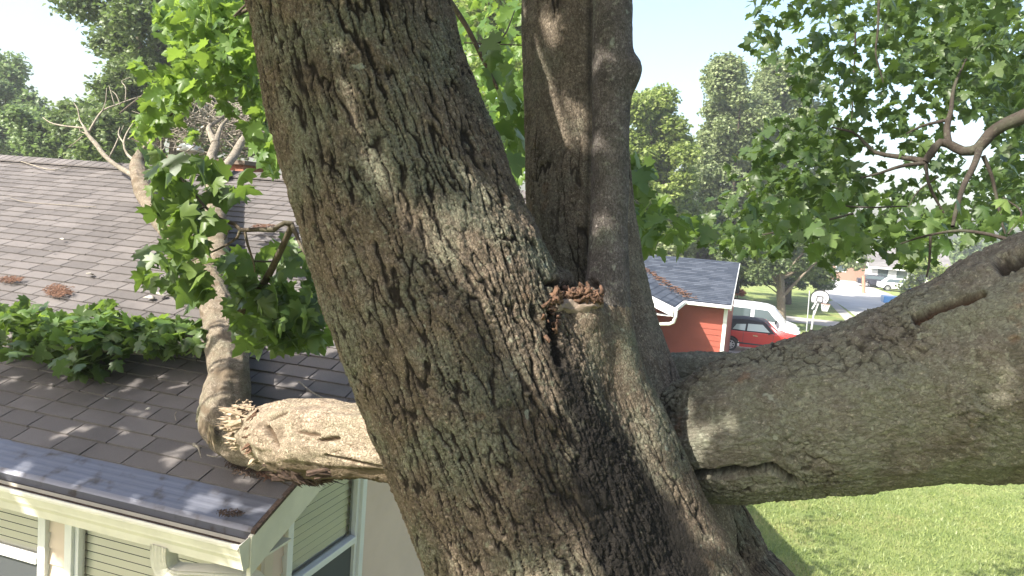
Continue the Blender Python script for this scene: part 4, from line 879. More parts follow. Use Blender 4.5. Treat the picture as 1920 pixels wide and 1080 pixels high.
for ax in range(3):
    sl0 = [slice(None)]*3; sl1 = [slice(None)]*3; sl0[ax] = slice(0, -1); sl1[ax] = slice(1, None); ch_ = sg[tuple(sl0)] != sg[tuple(sl1)]
    E_ = np.argwhere(ch_); o1, o2 = [(1, 2), (2, 0), (0, 1)][ax]; E_ = E_[(E_[:, o1] > 0) & (E_[:, o2] > 0) & (E_[:, o1] < act.shape[o1]) & (E_[:, o2] < act.shape[o2]) & (E_[:, ax] < act.shape[ax])]
    def cid(d1, d2): q = E_.copy(); q[:, o1] += d1; q[:, o2] += d2; return ids[q[:, 0], q[:, 1], q[:, 2]]
    Q = np.stack([cid(-1, -1), cid(0, -1), cid(0, 0), cid(-1, 0)], 1); inv = ~sg[E_[:, 0], E_[:, 1], E_[:, 2]]; Q[inv] = Q[inv][:, ::-1]; Fs.append(Q[(Q >= 0).all(1)])
Fq = np.vstack(Fs)
def newton(V, it=2):
    for _ in range(it):
        s0_ = sdf(V); g = np.stack([sdf(V+[.002, 0, 0])-s0_, sdf(V+[0, .002, 0])-s0_, sdf(V+[0, 0, .002])-s0_], 1)/.002; gl = np.linalg.norm(g, axis=1)[:, None]+1e-6; V = V-np.clip(s0_[:, None], -.02, .02)*g/gl/np.clip(gl, .6, 2)
    return V, g/gl
def subdiv(V, Fq):
    E_ = np.concatenate([Fq[:, [i, (i+1) % 4]] for i in range(4)]); Es = np.sort(E_, 1); key = Es[:, 0]*len(V)+Es[:, 1]; uk, inv = np.unique(key, return_inverse=True)
    mid = (V[uk//len(V)]+V[uk % len(V)])/2; m = len(Fq); fc = V[Fq].mean(1); e0 = len(V); f0 = e0+len(mid); ei = e0+inv.reshape(4, m).T; fi = f0+np.arange(m)
    return np.vstack([V, mid, fc]), np.concatenate([np.stack([Fq[:, i], ei[:, i], fi, ei[:, i-1]], 1) for i in range(4)])
V, _ = newton(V, 2)
for _ in range(2):   # relax
    acc = np.zeros_like(V); cnt_ = np.zeros(len(V)); fc = V[Fq].mean(1)
    for i in range(4): np.add.at(acc, Fq[:, i], fc); np.add.at(cnt_, Fq[:, i], 1)
    V = np.where(cnt_[:, None] > 0, acc/np.maximum(cnt_, 1)[:, None], V)
V, _ = newton(V, 1); V, Fq = subdiv(V, Fq); V, Nn = newton(V, 1)
# drop what faces away and is hidden inside the far side only at the finest level
V, Fq = subdiv(V, Fq); V, Nn = newton(V, 1)
s_, a_, vs = sdf(V, True); wts = np.exp(-(a_-a_.min(0))/.02); wts /= wts.sum(0)
kinds = ['deep', 'smooth', 'mid', 'mid']; hh = 0; cr = 0; tn = 0; BQ = 0
for i, (c, r) in enumerate(stems):
    T, A, B = frames(c); L = np.r_[0, np.cumsum(np.linalg.norm(np.diff(c, axis=0), axis=1))]; q = np.zeros((len(V), 3)); sq = np.flatnonzero(wts[i] > .005); pv = V[sq]; bs = a_[i][sq]; qa = np.zeros((len(sq), 3)); wa = np.zeros(len(sq)); vv = vs[i][sq]
    for m0 in range(len(c)-1):   # blend the frames of neighbouring segments so the grain has no steps
        m_ = np.abs(vv-m0-.5) < 3.
        if not m_.any(): continue
        ab = c[m0+1]-c[m0]; tu = ((pv[m_]-c[m0])@ab)/(ab@ab); tc = np.clip(tu, 0, 1); dcl = np.linalg.norm(pv[m_]-c[m0]-tc[:, None]*ab, axis=1)-(r[m0]+(r[m0+1]-r[m0])*tc)
        w0 = np.exp(-(dcl-bs[m_])/.0035)*np.exp(-((tu-.5)/1.1)**2); Ai = A[m0]+(A[m0+1]-A[m0])*tu[:, None]; Bi = B[m0]+(B[m0+1]-B[m0])*tu[:, None]; dv = pv[m_]-c[m0]-tu[:, None]*ab
        qa[m_] += w0[:, None]*np.stack([(dv*Ai).sum(1), (dv*Bi).sum(1), L[m0]+(L[m0+1]-L[m0])*tu], 1); wa[m_] += w0
    q[sq] = qa/np.maximum(wa, 1e-9)[:, None]; q = q+i*3.3
    BQ = np.where((wts.argmax(0) == i)[:, None], q, BQ)
    sel = wts[i] > .01; h_, c_, t_ = np.zeros(len(V)), np.ones(len(V)), np.full(len(V), .5)
    if sel.any():
        h_[sel], c_[sel], t_[sel] = bark(q[sel], kinds[i])
        if i == 1:   # the young stem thickens into furrowed bark lower down
            px_, py_, _d = proj(V[sel]); m2 = sst(640, 860, py_); h2, c2, t2 = bark(q[sel], 'mid'); h_[sel] = h_[sel]*(1-m2)+h2*m2; c_[sel] = c_[sel]*(1-m2)+c2*m2
    hh = hh+wts[i]*h_; cr = cr+wts[i]*c_; tn = tn+wts[i]*t_
PX, PY, PD = proj(V)
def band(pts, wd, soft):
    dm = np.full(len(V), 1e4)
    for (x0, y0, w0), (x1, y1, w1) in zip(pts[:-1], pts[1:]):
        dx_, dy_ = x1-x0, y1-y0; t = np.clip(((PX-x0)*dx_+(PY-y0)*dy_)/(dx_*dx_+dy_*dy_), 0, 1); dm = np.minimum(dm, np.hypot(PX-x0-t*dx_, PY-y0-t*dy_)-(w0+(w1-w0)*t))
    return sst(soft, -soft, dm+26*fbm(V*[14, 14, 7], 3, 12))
stain_shade = .92*band([(1020, 590, 0), (1050, 680, 18), (1105, 790, 40), (1150, 900, 70), (1190, 1000, 90), (1230, 1100, 110)], 1, 26)
stain_shade = np.maximum(stain_shade, .8*band([(1107, -150, 3), (1106, 100, 3), (1103, 300, 5), (1098, 430, 6), (1094, 545, 3)], 1, 7)*(a_[1] > a_[2])) if False else np.maximum(stain_shade, .6*np.where(a_[2] < a_[1]+.02, sst(9, -5, np.abs(PX-np.interp(PY, [-150, 300, 545], [1108, 1104, 1096]))-1-5*fbm(V*[9, 9, 4], 2, 19)), 0)*sst(560, 500, PY))  # dark line on the mid stem: shade beside the slim stem put into colour
stain_shade = np.maximum(stain_shade, .45*band([(860, 560, 0), (960, 760, 40), (1060, 960, 70)], 1, 60))
fac = ((CAM-V)*Nn).sum(1) > 0
dent = band([(1032, 572, 3), (1030, 600, 7), (1042, 640, 4), (1052, 680, 2)], 1, 5); crease = band([(1000, 518, 2), (1030, 533, 4), (1070, 538, 6), (1105, 532, 4)], 1, 5)
g_ = np.maximum(dent, crease)*fac; hh = hh-.035*g_; cr = cr*(1-.95*g_)
V2 = V+Nn*hh[:, None]
PX2, PY2, PD2 = proj(V2)
def surf(x, y, w_=6):
    m_ = (np.abs(PX2-x) < w_) & (np.abs(PY2-y) < w_); return PD2[m_].min() if m_.any() else 2.3
lab = a_.argmin(0); yy = PY
fl = lab[Fq[:, 0]]; fy_ = PY[Fq[:, 0]]; grp = np.zeros(len(Fq), int); grp[(fl == 1) & (fy_ < 575)] = 1; grp[(fl == 2)] = 2
def sub(Fsel, nm, mat, parent):
    u, inv = np.unique(Fsel, return_inverse=True); return mk(nm, V2[u], inv.reshape(-1, 4), mat, parent, True, {'crack': cr[u], 'tone': tn[u], 'stain_shade': stain_shade[u], 'bq': BQ[u]})
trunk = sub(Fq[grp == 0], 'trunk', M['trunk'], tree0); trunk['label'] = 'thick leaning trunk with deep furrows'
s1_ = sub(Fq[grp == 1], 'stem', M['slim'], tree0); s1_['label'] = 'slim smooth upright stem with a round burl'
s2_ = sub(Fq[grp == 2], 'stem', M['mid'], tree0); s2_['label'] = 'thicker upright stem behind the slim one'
print('TRUNK', len(V2), len(Fq))
# coarse continuations outside the frame
btube('lower_trunk', [P(1085, 1160, 2.42), P(1180, 1450, 2.46), np.array([.62, 2.6, 2.2]), np.array([.68, 2.7, 1.0]), np.array([.70, 2.75, -.1])], [.37, .40, .44, .50, .72], M['trunk'], tree0, 'deep', .02, .02)
btube('upper_trunk', [P(605, -190, 2.42), P(520, -450, 2.5), P(400, -800, 2.8), P(300, -1300, 3.2)], [.285, .26, .2, .12], M['trunk'], tree0, 'deep', .02)
btube('stem', [P(1080, -190, 2.96), P(1090, -700, 3.2), P(1060, -1400, 3.6)], [.185, .15, .08], M['mid'], tree0, 'mid', .02)
btube('stem', [P(1151, -200, 2.48), P(1175, -600, 2.6), P(1260, -1100, 3.0)], [.058, .05, .03], M['slim'], tree0, 'smooth', .02)
# wound at the crotch: pale stub end and orange rot
Vs = []; Fs = []; b = 0
for i in range(150):
    x = rng.uniform(1036, 1130); y = 558-8*math.sin((x-1036)/94*3.1)+rng.normal(0, 6)
    if i > 128: x = 1036+rng.normal(0, 6); y = rng.uniform(560, 635)
    d = surf(x, y)-rng.uniform(-.008, .014); s = rng.uniform(.004, .014)
    p = P(x, y, d); q = rng.normal(0, 1, (3, 3)); q, _ = np.linalg.qr(q); bx = np.array([(i_, j_, k_) for i_ in (-1, 1) for j_ in (-1, 1) for k_ in (-1, 1)])*[s, s*.45, s*.25]+rng.normal(0, s*.15, (8, 3)); Vs.append(p+bx@q); Fs.append(np.array([[0, 1, 3, 2], [4, 6, 7, 5], [0, 4, 5, 1], [2, 3, 7, 6], [0, 2, 6, 4], [1, 5, 7, 3]])+b); b += 8
mk('rotten_wood', np.vstack(Vs), np.vstack(Fs), M['rot'], trunk)
cp_ = [(1034, 584), (1050, 574), (1072, 575), (1095, 574), (1114, 571), (1130, 570)]
c, r = pxline([(x, y, surf(x, y)+.006) for x, y in cp_], [4, 10, 13, 11, 7, 3], .004); Vw, Fw = tube(c, r, 40); Vw = Vw+(.014*fbm(Vw*[60, 60, 80], 4, 4))[:, None]*(u_-f_*.6); mk('cut_stub', Vw, Fw, M['cut'], trunk, True)
# big right limb
LB = [(1150, 840, 90, 2.95), (1240, 830, 108, 2.80), (1320, 820, 126, 2.68), (1400, 802, 144, 2.58), (1500, 783, 155, 2.50), (1600, 762, 164, 2.42), (1700, 736, 180, 2.36), (1800, 708, 200, 2.30), (1900, 680, 222, 2.24), (2050, 632, 240, 2.15), (2260, 560, 250, 2.0)]
LB = [(x, y+3, r-11, d) for x, y, r, d in LB]; Lp = [P(x, y, d) for x, y, r, d in LB]; Lr = [RP(r, d) for x, y, r, d in LB]
def sp(pts, back=0.): return np.array([P(x, y, d) for x, y, d in pts])
carves = [(sp([(1270, 888, 2.62), (1340, 886, 2.55), (1400, 884, 2.50), (1445, 876, 2.45), (1475, 893, 2.44), (1500, 906, 2.44)]), .0125, .10), (sp([(1500, 906, 2.44), (1560, 905, 2.44), (1620, 900, 2.4)]), .003, .02),
          (sp([(1722, 600, 2.26), (1760, 583, 2.22), (1800, 567, 2.2), (1840, 552, 2.2)]), .012, .045, .8),
          (sp([(1878, 498, 2.12), (1905, 488, 2.12), (1935, 470, 2.1)]), .02, .05)]
limb = btube('limb', Lp, Lr, M['limb'], tree0, 'rough', .0050, .016, carve=carves, seed=4.); limb['label'] = 'huge scaly limb sweeping to the right'
btube('limb', [P(2260, 560, 2.0), P(2500, 430, 2.0), P(2800, 100, 2.3), P(3000, -500, 3.)], [.34, .3, .25, .15], M['limb'], tree0, 'rough', .03, .02)
rl_ = btube('limb', [P(1130, 708, 3.05), P(1200, 698, 3.02), P(1290, 691, 2.98), (P(1370, 690, 2.95)), P(1440, 700, 2.92), P(1500, 715, 2.9)], [RP(25, 3), RP(32, 3), RP(30, 3), RP(26, 3), RP(24, 3), RP(20, 3)], M['limb'], tree0, 'rough', .007, .012, seed=14., carve=[(sp([(1180, 692, 2.93), (1215, 700, 2.93)]), .02, .03, .9)]); rl_['label'] = 'smaller dark limb tucked behind the big limb'
btube('rear_trunk', [P(1180, 700, 3.15), P(1245, 850, 3.10), P(1292, 960, 3.05), P(1348, 1080, 3.0), P(1405, 1250, 2.95), np.array([.95, 3.05, 2.0]), np.array([.9, 3.0, 0.])], [.19, .205, .215, .215, .23, .30, .45], M['trunk'], tree0, 'deep', .008, .015, seed=21.)
# broken limb stub to the left (still attached)
lg = [(860, 838, 66, 2.50), (780, 834, 67, 2.62), (720, 831, 68, 2.75), (660, 827, 69, 2.88), (600, 823, 72, 3.02), (555, 820, 70, 3.14), (515, 816, 60, 3.26), (485, 812, 46, 3.36), (462, 806, 30, 3.44)]
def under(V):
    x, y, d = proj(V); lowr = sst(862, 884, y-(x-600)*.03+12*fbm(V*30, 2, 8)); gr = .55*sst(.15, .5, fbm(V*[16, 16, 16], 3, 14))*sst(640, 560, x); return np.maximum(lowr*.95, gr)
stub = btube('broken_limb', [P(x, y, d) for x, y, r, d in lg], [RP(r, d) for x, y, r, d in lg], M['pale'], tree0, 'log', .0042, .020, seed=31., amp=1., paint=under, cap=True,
    carve=[(sp([(595, 826, 2.86), (612, 824, 2.85), (632, 821, 2.83)]), .008, .02), (sp([(556, 808, 2.96), (575, 812, 2.94), (598, 816, 2.91)]), .007, .015), (sp([(615, 853, 2.84), (660, 862, 2.76), (720, 874, 2.64)]), .006, .014), (sp([(500, 802, 3.08), (512, 818, 3.07), (520, 838, 3.08)]), .012, .03), (sp([(505, 786, 3.1), (525, 780, 3.05), (540, 775, 3.04)]), .007, .02)])
stub['label'] = 'snapped pale limb stub pointing left, sunlit'
def splinters(nm, lst, mat, parent, cnt, seed=0):
    Vs = []; Fs = []; b = 0
    for i in range(cnt):
        x0, x1, y0, y1, d0, d1, Ln, dirx, diry = lst[rng.integers(len(lst))]
        x = rng.uniform(x0, x1); y = rng.uniform(y0, y1); d = rng.uniform(d0, d1); p = P(x, y, d); dv = r_*dirx+u_*diry+f_*rng.normal(.1, .2)+rng.normal(0, .13, 3); dv /= np.linalg.norm(dv); L = Ln*rng.uniform(.5, 2.2); wd_ = rng.uniform(.0025, .0065)*(1 if rng.uniform() < .7 else 2.2)
        A = np.cross(dv, rng.normal(0, 1, 3)); A /= np.linalg.norm(A); B = np.cross(dv, A)
        k = 5; sec = [(A*math.cos(t)*wd_*rng.uniform(.7, 1.2)+B*math.sin(t)*wd_*.55) for t in np.linspace(0, 2*math.pi, k, endpoint=False)]
        V_ = [p-dv*L*.5+s for s in sec]+[p+dv*L*.25+s*rng.uniform(.6, 1.1)+rng.normal(0, .002, 3) for s in sec]+[p+dv*L*.5+sec[j]*.25+dv*rng.uniform(-.3, .3)*L*.25 for j in range(k)]
        Vs.append(np.array(V_)); Fs += [[b+r2*k+j, b+r2*k+(j+1) % k, b+(r2+1)*k+(j+1) % k, b+(r2+1)*k+j] for r2 in (0, 1) for j in range(k)]; Fs.append([b+2*k+j for j in range(k)]); b += 3*k
    return mk(nm, np.vstack(Vs), Fs, mat, parent)
splinters('splintered_wood', [(422, 472, 762, 815, 3.26, 3.42, .055, -1, .1), (430, 500, 758, 840, 3.22, 3.36, .05, -1, -.1), (470, 540, 825, 872, 3.14, 3.30, .045, -.8, -.5), (430, 470, 815, 838, 3.28, 3.4, .045, -.8, -.5)], M['wood'], stub, 260)
def crumbs(nm, curve, cnt, s0, s1, mat, parent, sp_=8, dj=.02):
    Vs = []; Fs = []; b = 0; cx = np.array(curve, float)
    for i in range(cnt):
        t = rng.uniform(0, len(cx)-1.001); k = int(t); pt = cx[k]+(cx[k+1]-cx[k])*(t-k); s = rng.uniform(s0, s1); p = P(pt[0]+rng.normal(0, sp_), pt[1]+rng.normal(0, sp_), pt[2]+rng.normal(0, dj)); q = rng.normal(0, 1, (3, 3)); q, _ = np.linalg.qr(q)
        bx = np.array([(i_, j_, k_) for i_ in (-1, 1) for j_ in (-1, 1) for k_ in (-1, 1)])*[s*1.3, s*.7, s*.45]+rng.normal(0, abs(s)*.22, (8, 3)); Vs.append(p+bx@q); Fs.append(np.array([[0, 1, 3, 2], [4, 6, 7, 5], [0, 4, 5, 1], [2, 3, 7, 6], [0, 2, 6, 4], [1, 5, 7, 3]])+b); b += 8
    return mk(nm, np.vstack(Vs), np.vstack(Fs), mat, parent)
crumbs('crumbled_wood', [(470, 758, 3.34), (440, 768, 3.34), (428, 790, 3.34), (440, 815, 3.32), (458, 832, 3.30)], 110, .003, .009, M['wood'], stub, 6)
crumbs('crumbled_wood', [(500, 772, 3.2), (478, 790, 3.24), (470, 815, 3.24), (490, 845, 3.2), (520, 868, 3.14), (535, 880, 3.1)], 110, .0025, .008, M['wood'], stub, 7)
splinters('loose_bark', [(520, 620, 868, 900, 2.98, 3.2, .07, .9, -.25), (600, 700, 880, 893, 2.8, 2.95, .06, 1, 0), (540, 600, 885, 902, 3.0, 3.15, .05, .8, -.5)], M['deb'], stub, 320)
splinters('rotten_core', [(462, 515, 800, 850, 3.12, 3.22, .04, -.7, -.4), (470, 500, 775, 800, 3.14, 3.24, .04, -.7, -.4)], M['rot'], stub, 120)
#================================================================== FALLEN LIMB ON THE ROOF
b0_, _ = onroof(425, 790, 46, .0)
fl_ = empty('fallen_limb', b0_, 'snapped pale maple limb lying up the roof with forked top and wilting leaves', 'fallen limb')
def orl(L, step=.02):
    W = []; R = []
    for x, y, r, c in L: p, d = onroof(x, y, r, c); W.append(p); R.append(RP(r, d))
    return np.array(W), R
W, R = orl([(525, 868, 16, .10), (490, 852, 30, .06), (452, 828, 42, .03), (425, 792, 48, .02), (424, 745, 44, .02), (430, 700, 36, .02), (424, 650, 37, .02), (414, 600, 32, .02), (400, 555, 30, .02), (388, 522, 27, .02), (372, 480, 23, .02), (335, 447, 21, .04), (300, 408, 19, .06), (272, 362, 17, .10), (259, 325, 14, .16), (258, 304, 11, .22), (263, 286, 7, .30)])
def fpaint(V): return .75*sst(.1, .55, np.abs(fbm(V*[5, 5, 22], 3, 6)))
stem_ = btube('stem', W, R, M['fallen'], fl_, 'log', .0065, .012, seed=41., amp=1., paint=fpaint, cap=True)
def rtube(nm, L, kind='smooth', mat='fallen', **kw):
    W, R = orl(L); return btube(nm, W, R, M[mat], fl_, kind, .008, .004, paint=fpaint, seed=rng.uniform(50, 60), cap=True, **kw)
rtube('branch', [(402, 560, 22, .02), (407, 500, 21, .03), (406, 440, 20, .05), (404, 390, 18, .08), (402, 345, 16, .14), (400, 318, 14, .2)])
def air(pts, rpx): W = [P(x, y, d) for x, y, d in pts]; return W, [RP(r, p[2]) for r, p in zip(rpx, pts)]
def dr(x, y): return onroof(x, y, 0, .1)[1]
ridd = onroof(420, 322, 0, 0)[1]
print('ridge depth', ridd)
d8 = ridd
for pts, rp in (([(400, 320, d8-.2), (396, 296, d8-.1), (404, 272, d8), (403, 262, d8)], [14, 9, 8, 7]), ([(403, 268, d8), (394, 250, d8+.1), (392, 238, d8+.2), (410, 226, d8+.3), (425, 212, d8+.4)], [7, 5, 4, 3, 2]), ([(404, 268, d8), (410, 250, d8+.1), (416, 235, d8+.2), (432, 218, d8+.3)], [6, 4, 3, 2]),
                ([(402, 345, d8-.4), (425, 310, d8-.2), (440, 290, d8), (452, 268, d8+.1), (470, 245, d8+.3), (490, 224, d8+.5)], [10, 8, 8, 7, 6, 4])):
    W, R = air(pts, rp); btube('branch', W, R, M['twig'], fl_, 'smooth', .01, 0, cap=True)
W, R = air([(256, 332, d8-.35), (238, 322, d8-.2), (215, 308, d8-.1), (195, 290, d8), (180, 270, d8+.1), (166, 254, d8+.2), (158, 238, d8+.3)], [6, 5, 4.4, 4.2, 4, 3.2, 2.2]); btube('branch', W, R, M['twig'], fl_, 'smooth', .01, 0)
d9 = d8+.3; TW = []
def tw(pts, r0, r1=1.): TW.append(pxline([(x, y, d9+dz_) for (x, y, dz_) in pts], np.linspace(r0, r1, len(pts))*.62, .06))
tw([(158, 240, 0), (120, 236, .1), (95, 230, .2), (80, 220, .3)], 3.2, 1.2); tw([(160, 242, 0), (150, 225, .1), (146, 205, .1), (138, 192, .2)], 3, 1); tw([(166, 250, 0), (175, 232, 0), (192, 208, .1), (215, 198, .2), (250, 185, .3), (268, 180, .4)], 4, 1.3)
tw([(192, 208, .1), (198, 190, .1), (200, 165, .2)], 2, .8); tw([(215, 198, .2), (210, 180, .2), (204, 160, .3)], 2, .8); tw([(225, 196, .2), (218, 178, .2), (206, 168, .3)], 2, .8); tw([(235, 190, .2), (236, 165, .2), (228, 152, .3), (245, 145, .3)], 2, .8)
tw([(205, 295, 0), (215, 275, .1), (222, 258, .2), (232, 235, .3)], 3, 1); tw([(250, 300, -.2), (238, 288, 0), (232, 268, 0), (240, 245, .2), (262, 215, .3)], 5, 1.4); tw([(232, 268, 0), (222, 252, .1), (225, 238, .2)], 3, 1); tw([(240, 262, 0), (258, 240, .2), (256, 225, .2)], 2.5, 1)
tw([(155, 255, 0), (140, 268, .1), (128, 276, .1)], 2, .8); tw([(172, 262, 0), (160, 250, 0), (150, 246, .1), (148, 236, .1)], 2.4, 1); tw([(262, 284, .1), (300, 246, .2), (330, 200, .3), (357, 172, .4), (360, 142, .5), (372, 122, .6), (390, 100, .7)], 6, 2); tw([(357, 172, .4), (350, 190, .4), (300, 240, .3), (270, 262, .2)], 2.4, 1.5); tw([(280, 250, .1), (300, 240, .2), (318, 208, .2)], 3, 1.2)
tw([(300, 250, .2), (302, 270, .1), (301, 300, 0)], 1.8, 1)
twigs('twigs', TW, M['twig'], fl_)
TW = []
for i in range(320):   # tangle beyond the ridge
    x = rng.triangular(270, 470, 520); y = rng.uniform(205, 300); x1 = x+rng.normal(0, 42); y1 = y-abs(rng.normal(8, 26)); dd = d8+rng.uniform(.3, 1.8)
    mxy = ((x+x1)/2+rng.normal(0, 9), (y+y1)/2+rng.normal(0, 9)); TW.append(pxline([(x, y, dd), (mxy[0], mxy[1], dd+rng.normal(0, .1)), (x1, y1, dd+rng.normal(0, .2))], [rng.uniform(.8, 1.8), 1.0, .5], .15))
o = twigs('twig_tangle', TW, M['twig'], fl_, 4); o['kind'] = 'stuff'
# dark twig arch between the hanging leaves and the trunk
def dk(pts, r, step=.03): return pxline(pts, r, step)
A1 = [(438, 597, 4.55), (470, 565, 4.2), (498, 525, 3.9), (522, 478, 3.65), (545, 428, 3.45), (546, 420, 3.42)]
B1 = [(546, 420, 3.42), (533, 418, 3.4), (522, 424, 3.4), (513, 431, 3.4), (485, 430, 3.4), (450, 431, 3.4), (440, 420, 3.4), (412, 410, 3.4), (385, 388, 3.4), (365, 365, 3.4), (340, 335, 3.42), (318, 318, 3.45)]
C1 = [(546, 420, 3.42), (556, 440, 3.4), (566, 465, 3.35), (590, 500, 3.3)]
TWD = [dk(A1, [9, 8, 7, 6.5, 6, 6]), dk(B1, [6, 5, 4.5, 5, 4.5, 4, 4, 3, 2.6, 2.4, 2, 1.5]), dk(C1, [5, 4, 3, 2]), dk([(450, 432, 3.4), (445, 445, 3.4), (420, 462, 3.42), (380, 480, 3.45), (340, 497, 3.5)], [3, 2.6, 2, 1.6, 1.2]), dk([(459, 433, 3.4), (465, 460, 3.4), (475, 490, 3.42), (478, 510, 3.5)], [2.8, 2.4, 1.8, 1.2]), dk([(412, 410, 3.4), (430, 430, 3.5), (420, 450, 3.5)], [2, 1.5, 1]), dk([(385, 388, 3.4), (360, 400, 3.4), (345, 425, 3.4), (330, 440, 3.4)], [2, 1.6, 1.4, 1]),
       dk([(478, 490, 3.6), (520, 488, 3.9), (580, 465, 4.2), (600, 455, 4.3)], [2, 1.6, 1.4, 1]), dk([(520, 600, 4.4), (570, 580, 4.3), (610, 550, 4.2)], [2.4, 2, 1.6])]
twigs('dark_twigs', TWD, M['twigd'], fl_, 7)
W, R = orl([(400, 640, 6, .03), (350, 652, 6, .08), (300, 662, 5, .06), (240, 660, 4, .1), (170, 655, 4, .12), (90, 650, 3, .1), (20, 640, 3, .1)]); twigs('side_branch', [spline(W, R, .04)], M['twig'], fl_, 7)
def ell(cx, cy, rx, ry, cnt, c0, c1):
    out = []
    for _ in range(cnt):
        a = rng.uniform(0, 6.28); rr = rng.uniform(0, 1)**.55; out.append(onroof(cx+rx*rr*math.cos(a), cy+ry*rr*math.sin(a), 0, rng.uniform(c0, c1))[0])
    return out
def airell(cx, cy, rx, ry, cnt, d0, d1, pw=.55):
    a = rng.uniform(0, 2*np.pi, cnt); rr = rng.uniform(0, 1, cnt)**pw; d = rng.uniform(d0, d1, cnt); return [P(cx+rx*q*math.cos(t), cy+ry*q*math.sin(t), dd) for t, q, dd in zip(a, rr, d)]
pts = []
for cx, cy, rx, ry, c in ((20, 618, 50, 46, 50), (75, 630, 55, 40, 50), (130, 638, 55, 42, 60), (190, 615, 55, 40, 62), (250, 632, 50, 34, 50), (310, 632, 50, 34, 46), (360, 622, 34, 34, 26), (35, 580, 34, 22, 16), (100, 592, 36, 20, 14), (200, 586, 34, 22, 16), (300, 604, 50, 18, 14), (150, 676, 90, 16, 12)): pts += ell(cx, cy, rx, ry, c, .03, .26)
foliage('foliage', pts, rng.uniform(.07, .125, len(pts)), M['leaf'], fl_, droop=.35)['label'] = 'band of wilting leaves lying across the roof'
pts = []
for cx, cy, rx, ry in ((60, 615, 60, 34), (190, 610, 60, 30), (300, 622, 50, 26), (130, 620, 50, 30)): pts += ell(cx, cy, rx, ry, 30, .12, .30)
foliage('foliage', pts, rng.uniform(.07, .12, len(pts)), M['leaf_sunlit'], fl_, droop=.35)  # brighter leaf copies painted in as sun highlights on the band
pts = ell(165, 675, 38, 34, 60, .03, .12); foliage('foliage', pts, rng.uniform(.07, .11, len(pts)), M['leaf_shaded'], fl_, droop=.3)
pts = []
for cx, cy, rx, ry, c in ((340, 330, 62, 36, 25), (320, 380, 45, 40, 24), (350, 430, 46, 45, 26), (325, 500, 72, 42, 36), (360, 540, 48, 25, 14), (300, 310, 25, 25, 8), (425, 345, 36, 34, 14), (395, 440, 25, 40, 4)): pts += airell(cx, cy, rx, ry, c, 3.25, 3.85)
foliage('foliage', pts, rng.uniform(.07, .125, len(pts)), M['leaf'], fl_, droop=1.2)['label'] = 'hanging cluster of large green leaves over the roof'
pts = []
for cx, cy, rx, ry, c in ((455, 510, 45, 35, 24), (490, 560, 60, 55, 60), (540, 590, 60, 60, 86), (580, 620, 40, 30, 36), (500, 630, 50, 32, 42), (560, 510, 40, 40, 18), (475, 590, 36, 60, 30), (530, 470, 40, 22, 12), (590, 560, 22, 40, 22)): pts += airell(cx, cy, rx, ry, c, 3.7, 4.7)
pts = [p for p in pts if (p-G)@NR > .02]; foliage('foliage', pts, rng.uniform(.08, .135, len(pts)), M['leaf'], fl_, droop=.8)['label'] = 'leafy mass between fallen limb and trunk'
pts = []
for cx, cy, rx, ry, c in ((270, 290, 22, 28, 14), (265, 240, 20, 30, 20), (300, 205, 30, 25, 26), (330, 160, 40, 30, 36), (360, 260, 14, 14, 10), (295, 175, 22, 18, 18), (280, 215, 14, 26, 12)): pts += airell(cx, cy, rx, ry, c, d8, d8+.9)
foliage('foliage', pts, rng.uniform(.09, .14, len(pts)), M['leaf_sunlit'], fl_, droop=1.)
W, R = orl([(366, 700, 3, .2), (384, 740, 4, .2), (372, 775, 4, .15), (366, 795, 3, .1)]); W2 = [onroof(x, y, 0, c)[0] for x, y, c in ((402, 700, .26), (392, 735, .26), (378, 765, .22), (368, 792, .16))]
btube('torn_bark', W2, [.008, .016, .018, .006], M['trunk'], fl_, 'smooth', .006)
splinters('splintered_wood', [(388, 402, 808, 826, 3.95, 4.02, .05, 0, -1)], M['wood'], stem_, 26)
#================================================================== NEAR FOLIAGE OF THE MAPLE
def fol(blobs, mat, smin, smax, label=None, **kw):
    p = []
    for b in blobs: p += airell(*b)
    o = foliage('foliage', p, rng.uniform(smin, smax, len(p)), mat, tree0, **kw)
    if label: o['label'] = label
    return o
# left, bright
fol([(420, 20, 90, 40, 160, 5.2, 6.6), (470, 70, 50, 55, 120, 5.2, 6.6), (380, 90, 60, 50, 110, 5.2, 6.6), (350, 150, 50, 40, 80, 5.2, 6.6), (310, 200, 45, 34, 60, 5.4, 6.6), (330, 40, 40, 50, 50, 5.4, 6.6), (290, 240, 26, 22, 24, 5.4, 6.6), (480, 150, 35, 60, 90, 5.2, 6.6), (490, 230, 28, 60, 70, 5.2, 6.6), (505, 290, 18, 40, 30, 5.2, 6.), (440, 130, 40, 50, 50, 5.4, 6.6), (268, 130, 18, 18, 10, 5.6, 6.4), (430, 190, 26, 26, 16, 5.4, 6.4)], M['leaf_sunlit'], .075, .135, 'bright sunlit leaves left of the trunk', droop=1.)
twigs('branch', [pxline([(560, -60, 5.2), (470, 10, 5.5), (440, 60, 5.7), (400, 120, 5.8), (345, 190, 5.9), (300, 235, 6.)], [7, 6, 5, 4, 2.5, 1.5], .06), pxline([(470, 10, 5.5), (490, 120, 5.6), (500, 250, 5.7)], [4, 3, 1.5], .06), pxline([(540, -10, 5), (470, 15, 5.2), (440, 30, 5.2), (465, 5, 5.2)], [6, 4, 3, 2], .06), pxline([(430, 5, 5.8), (350, 20, 6), (300, 30, 6)], [5, 3, 2], .06)], M['twigd'], tree0)
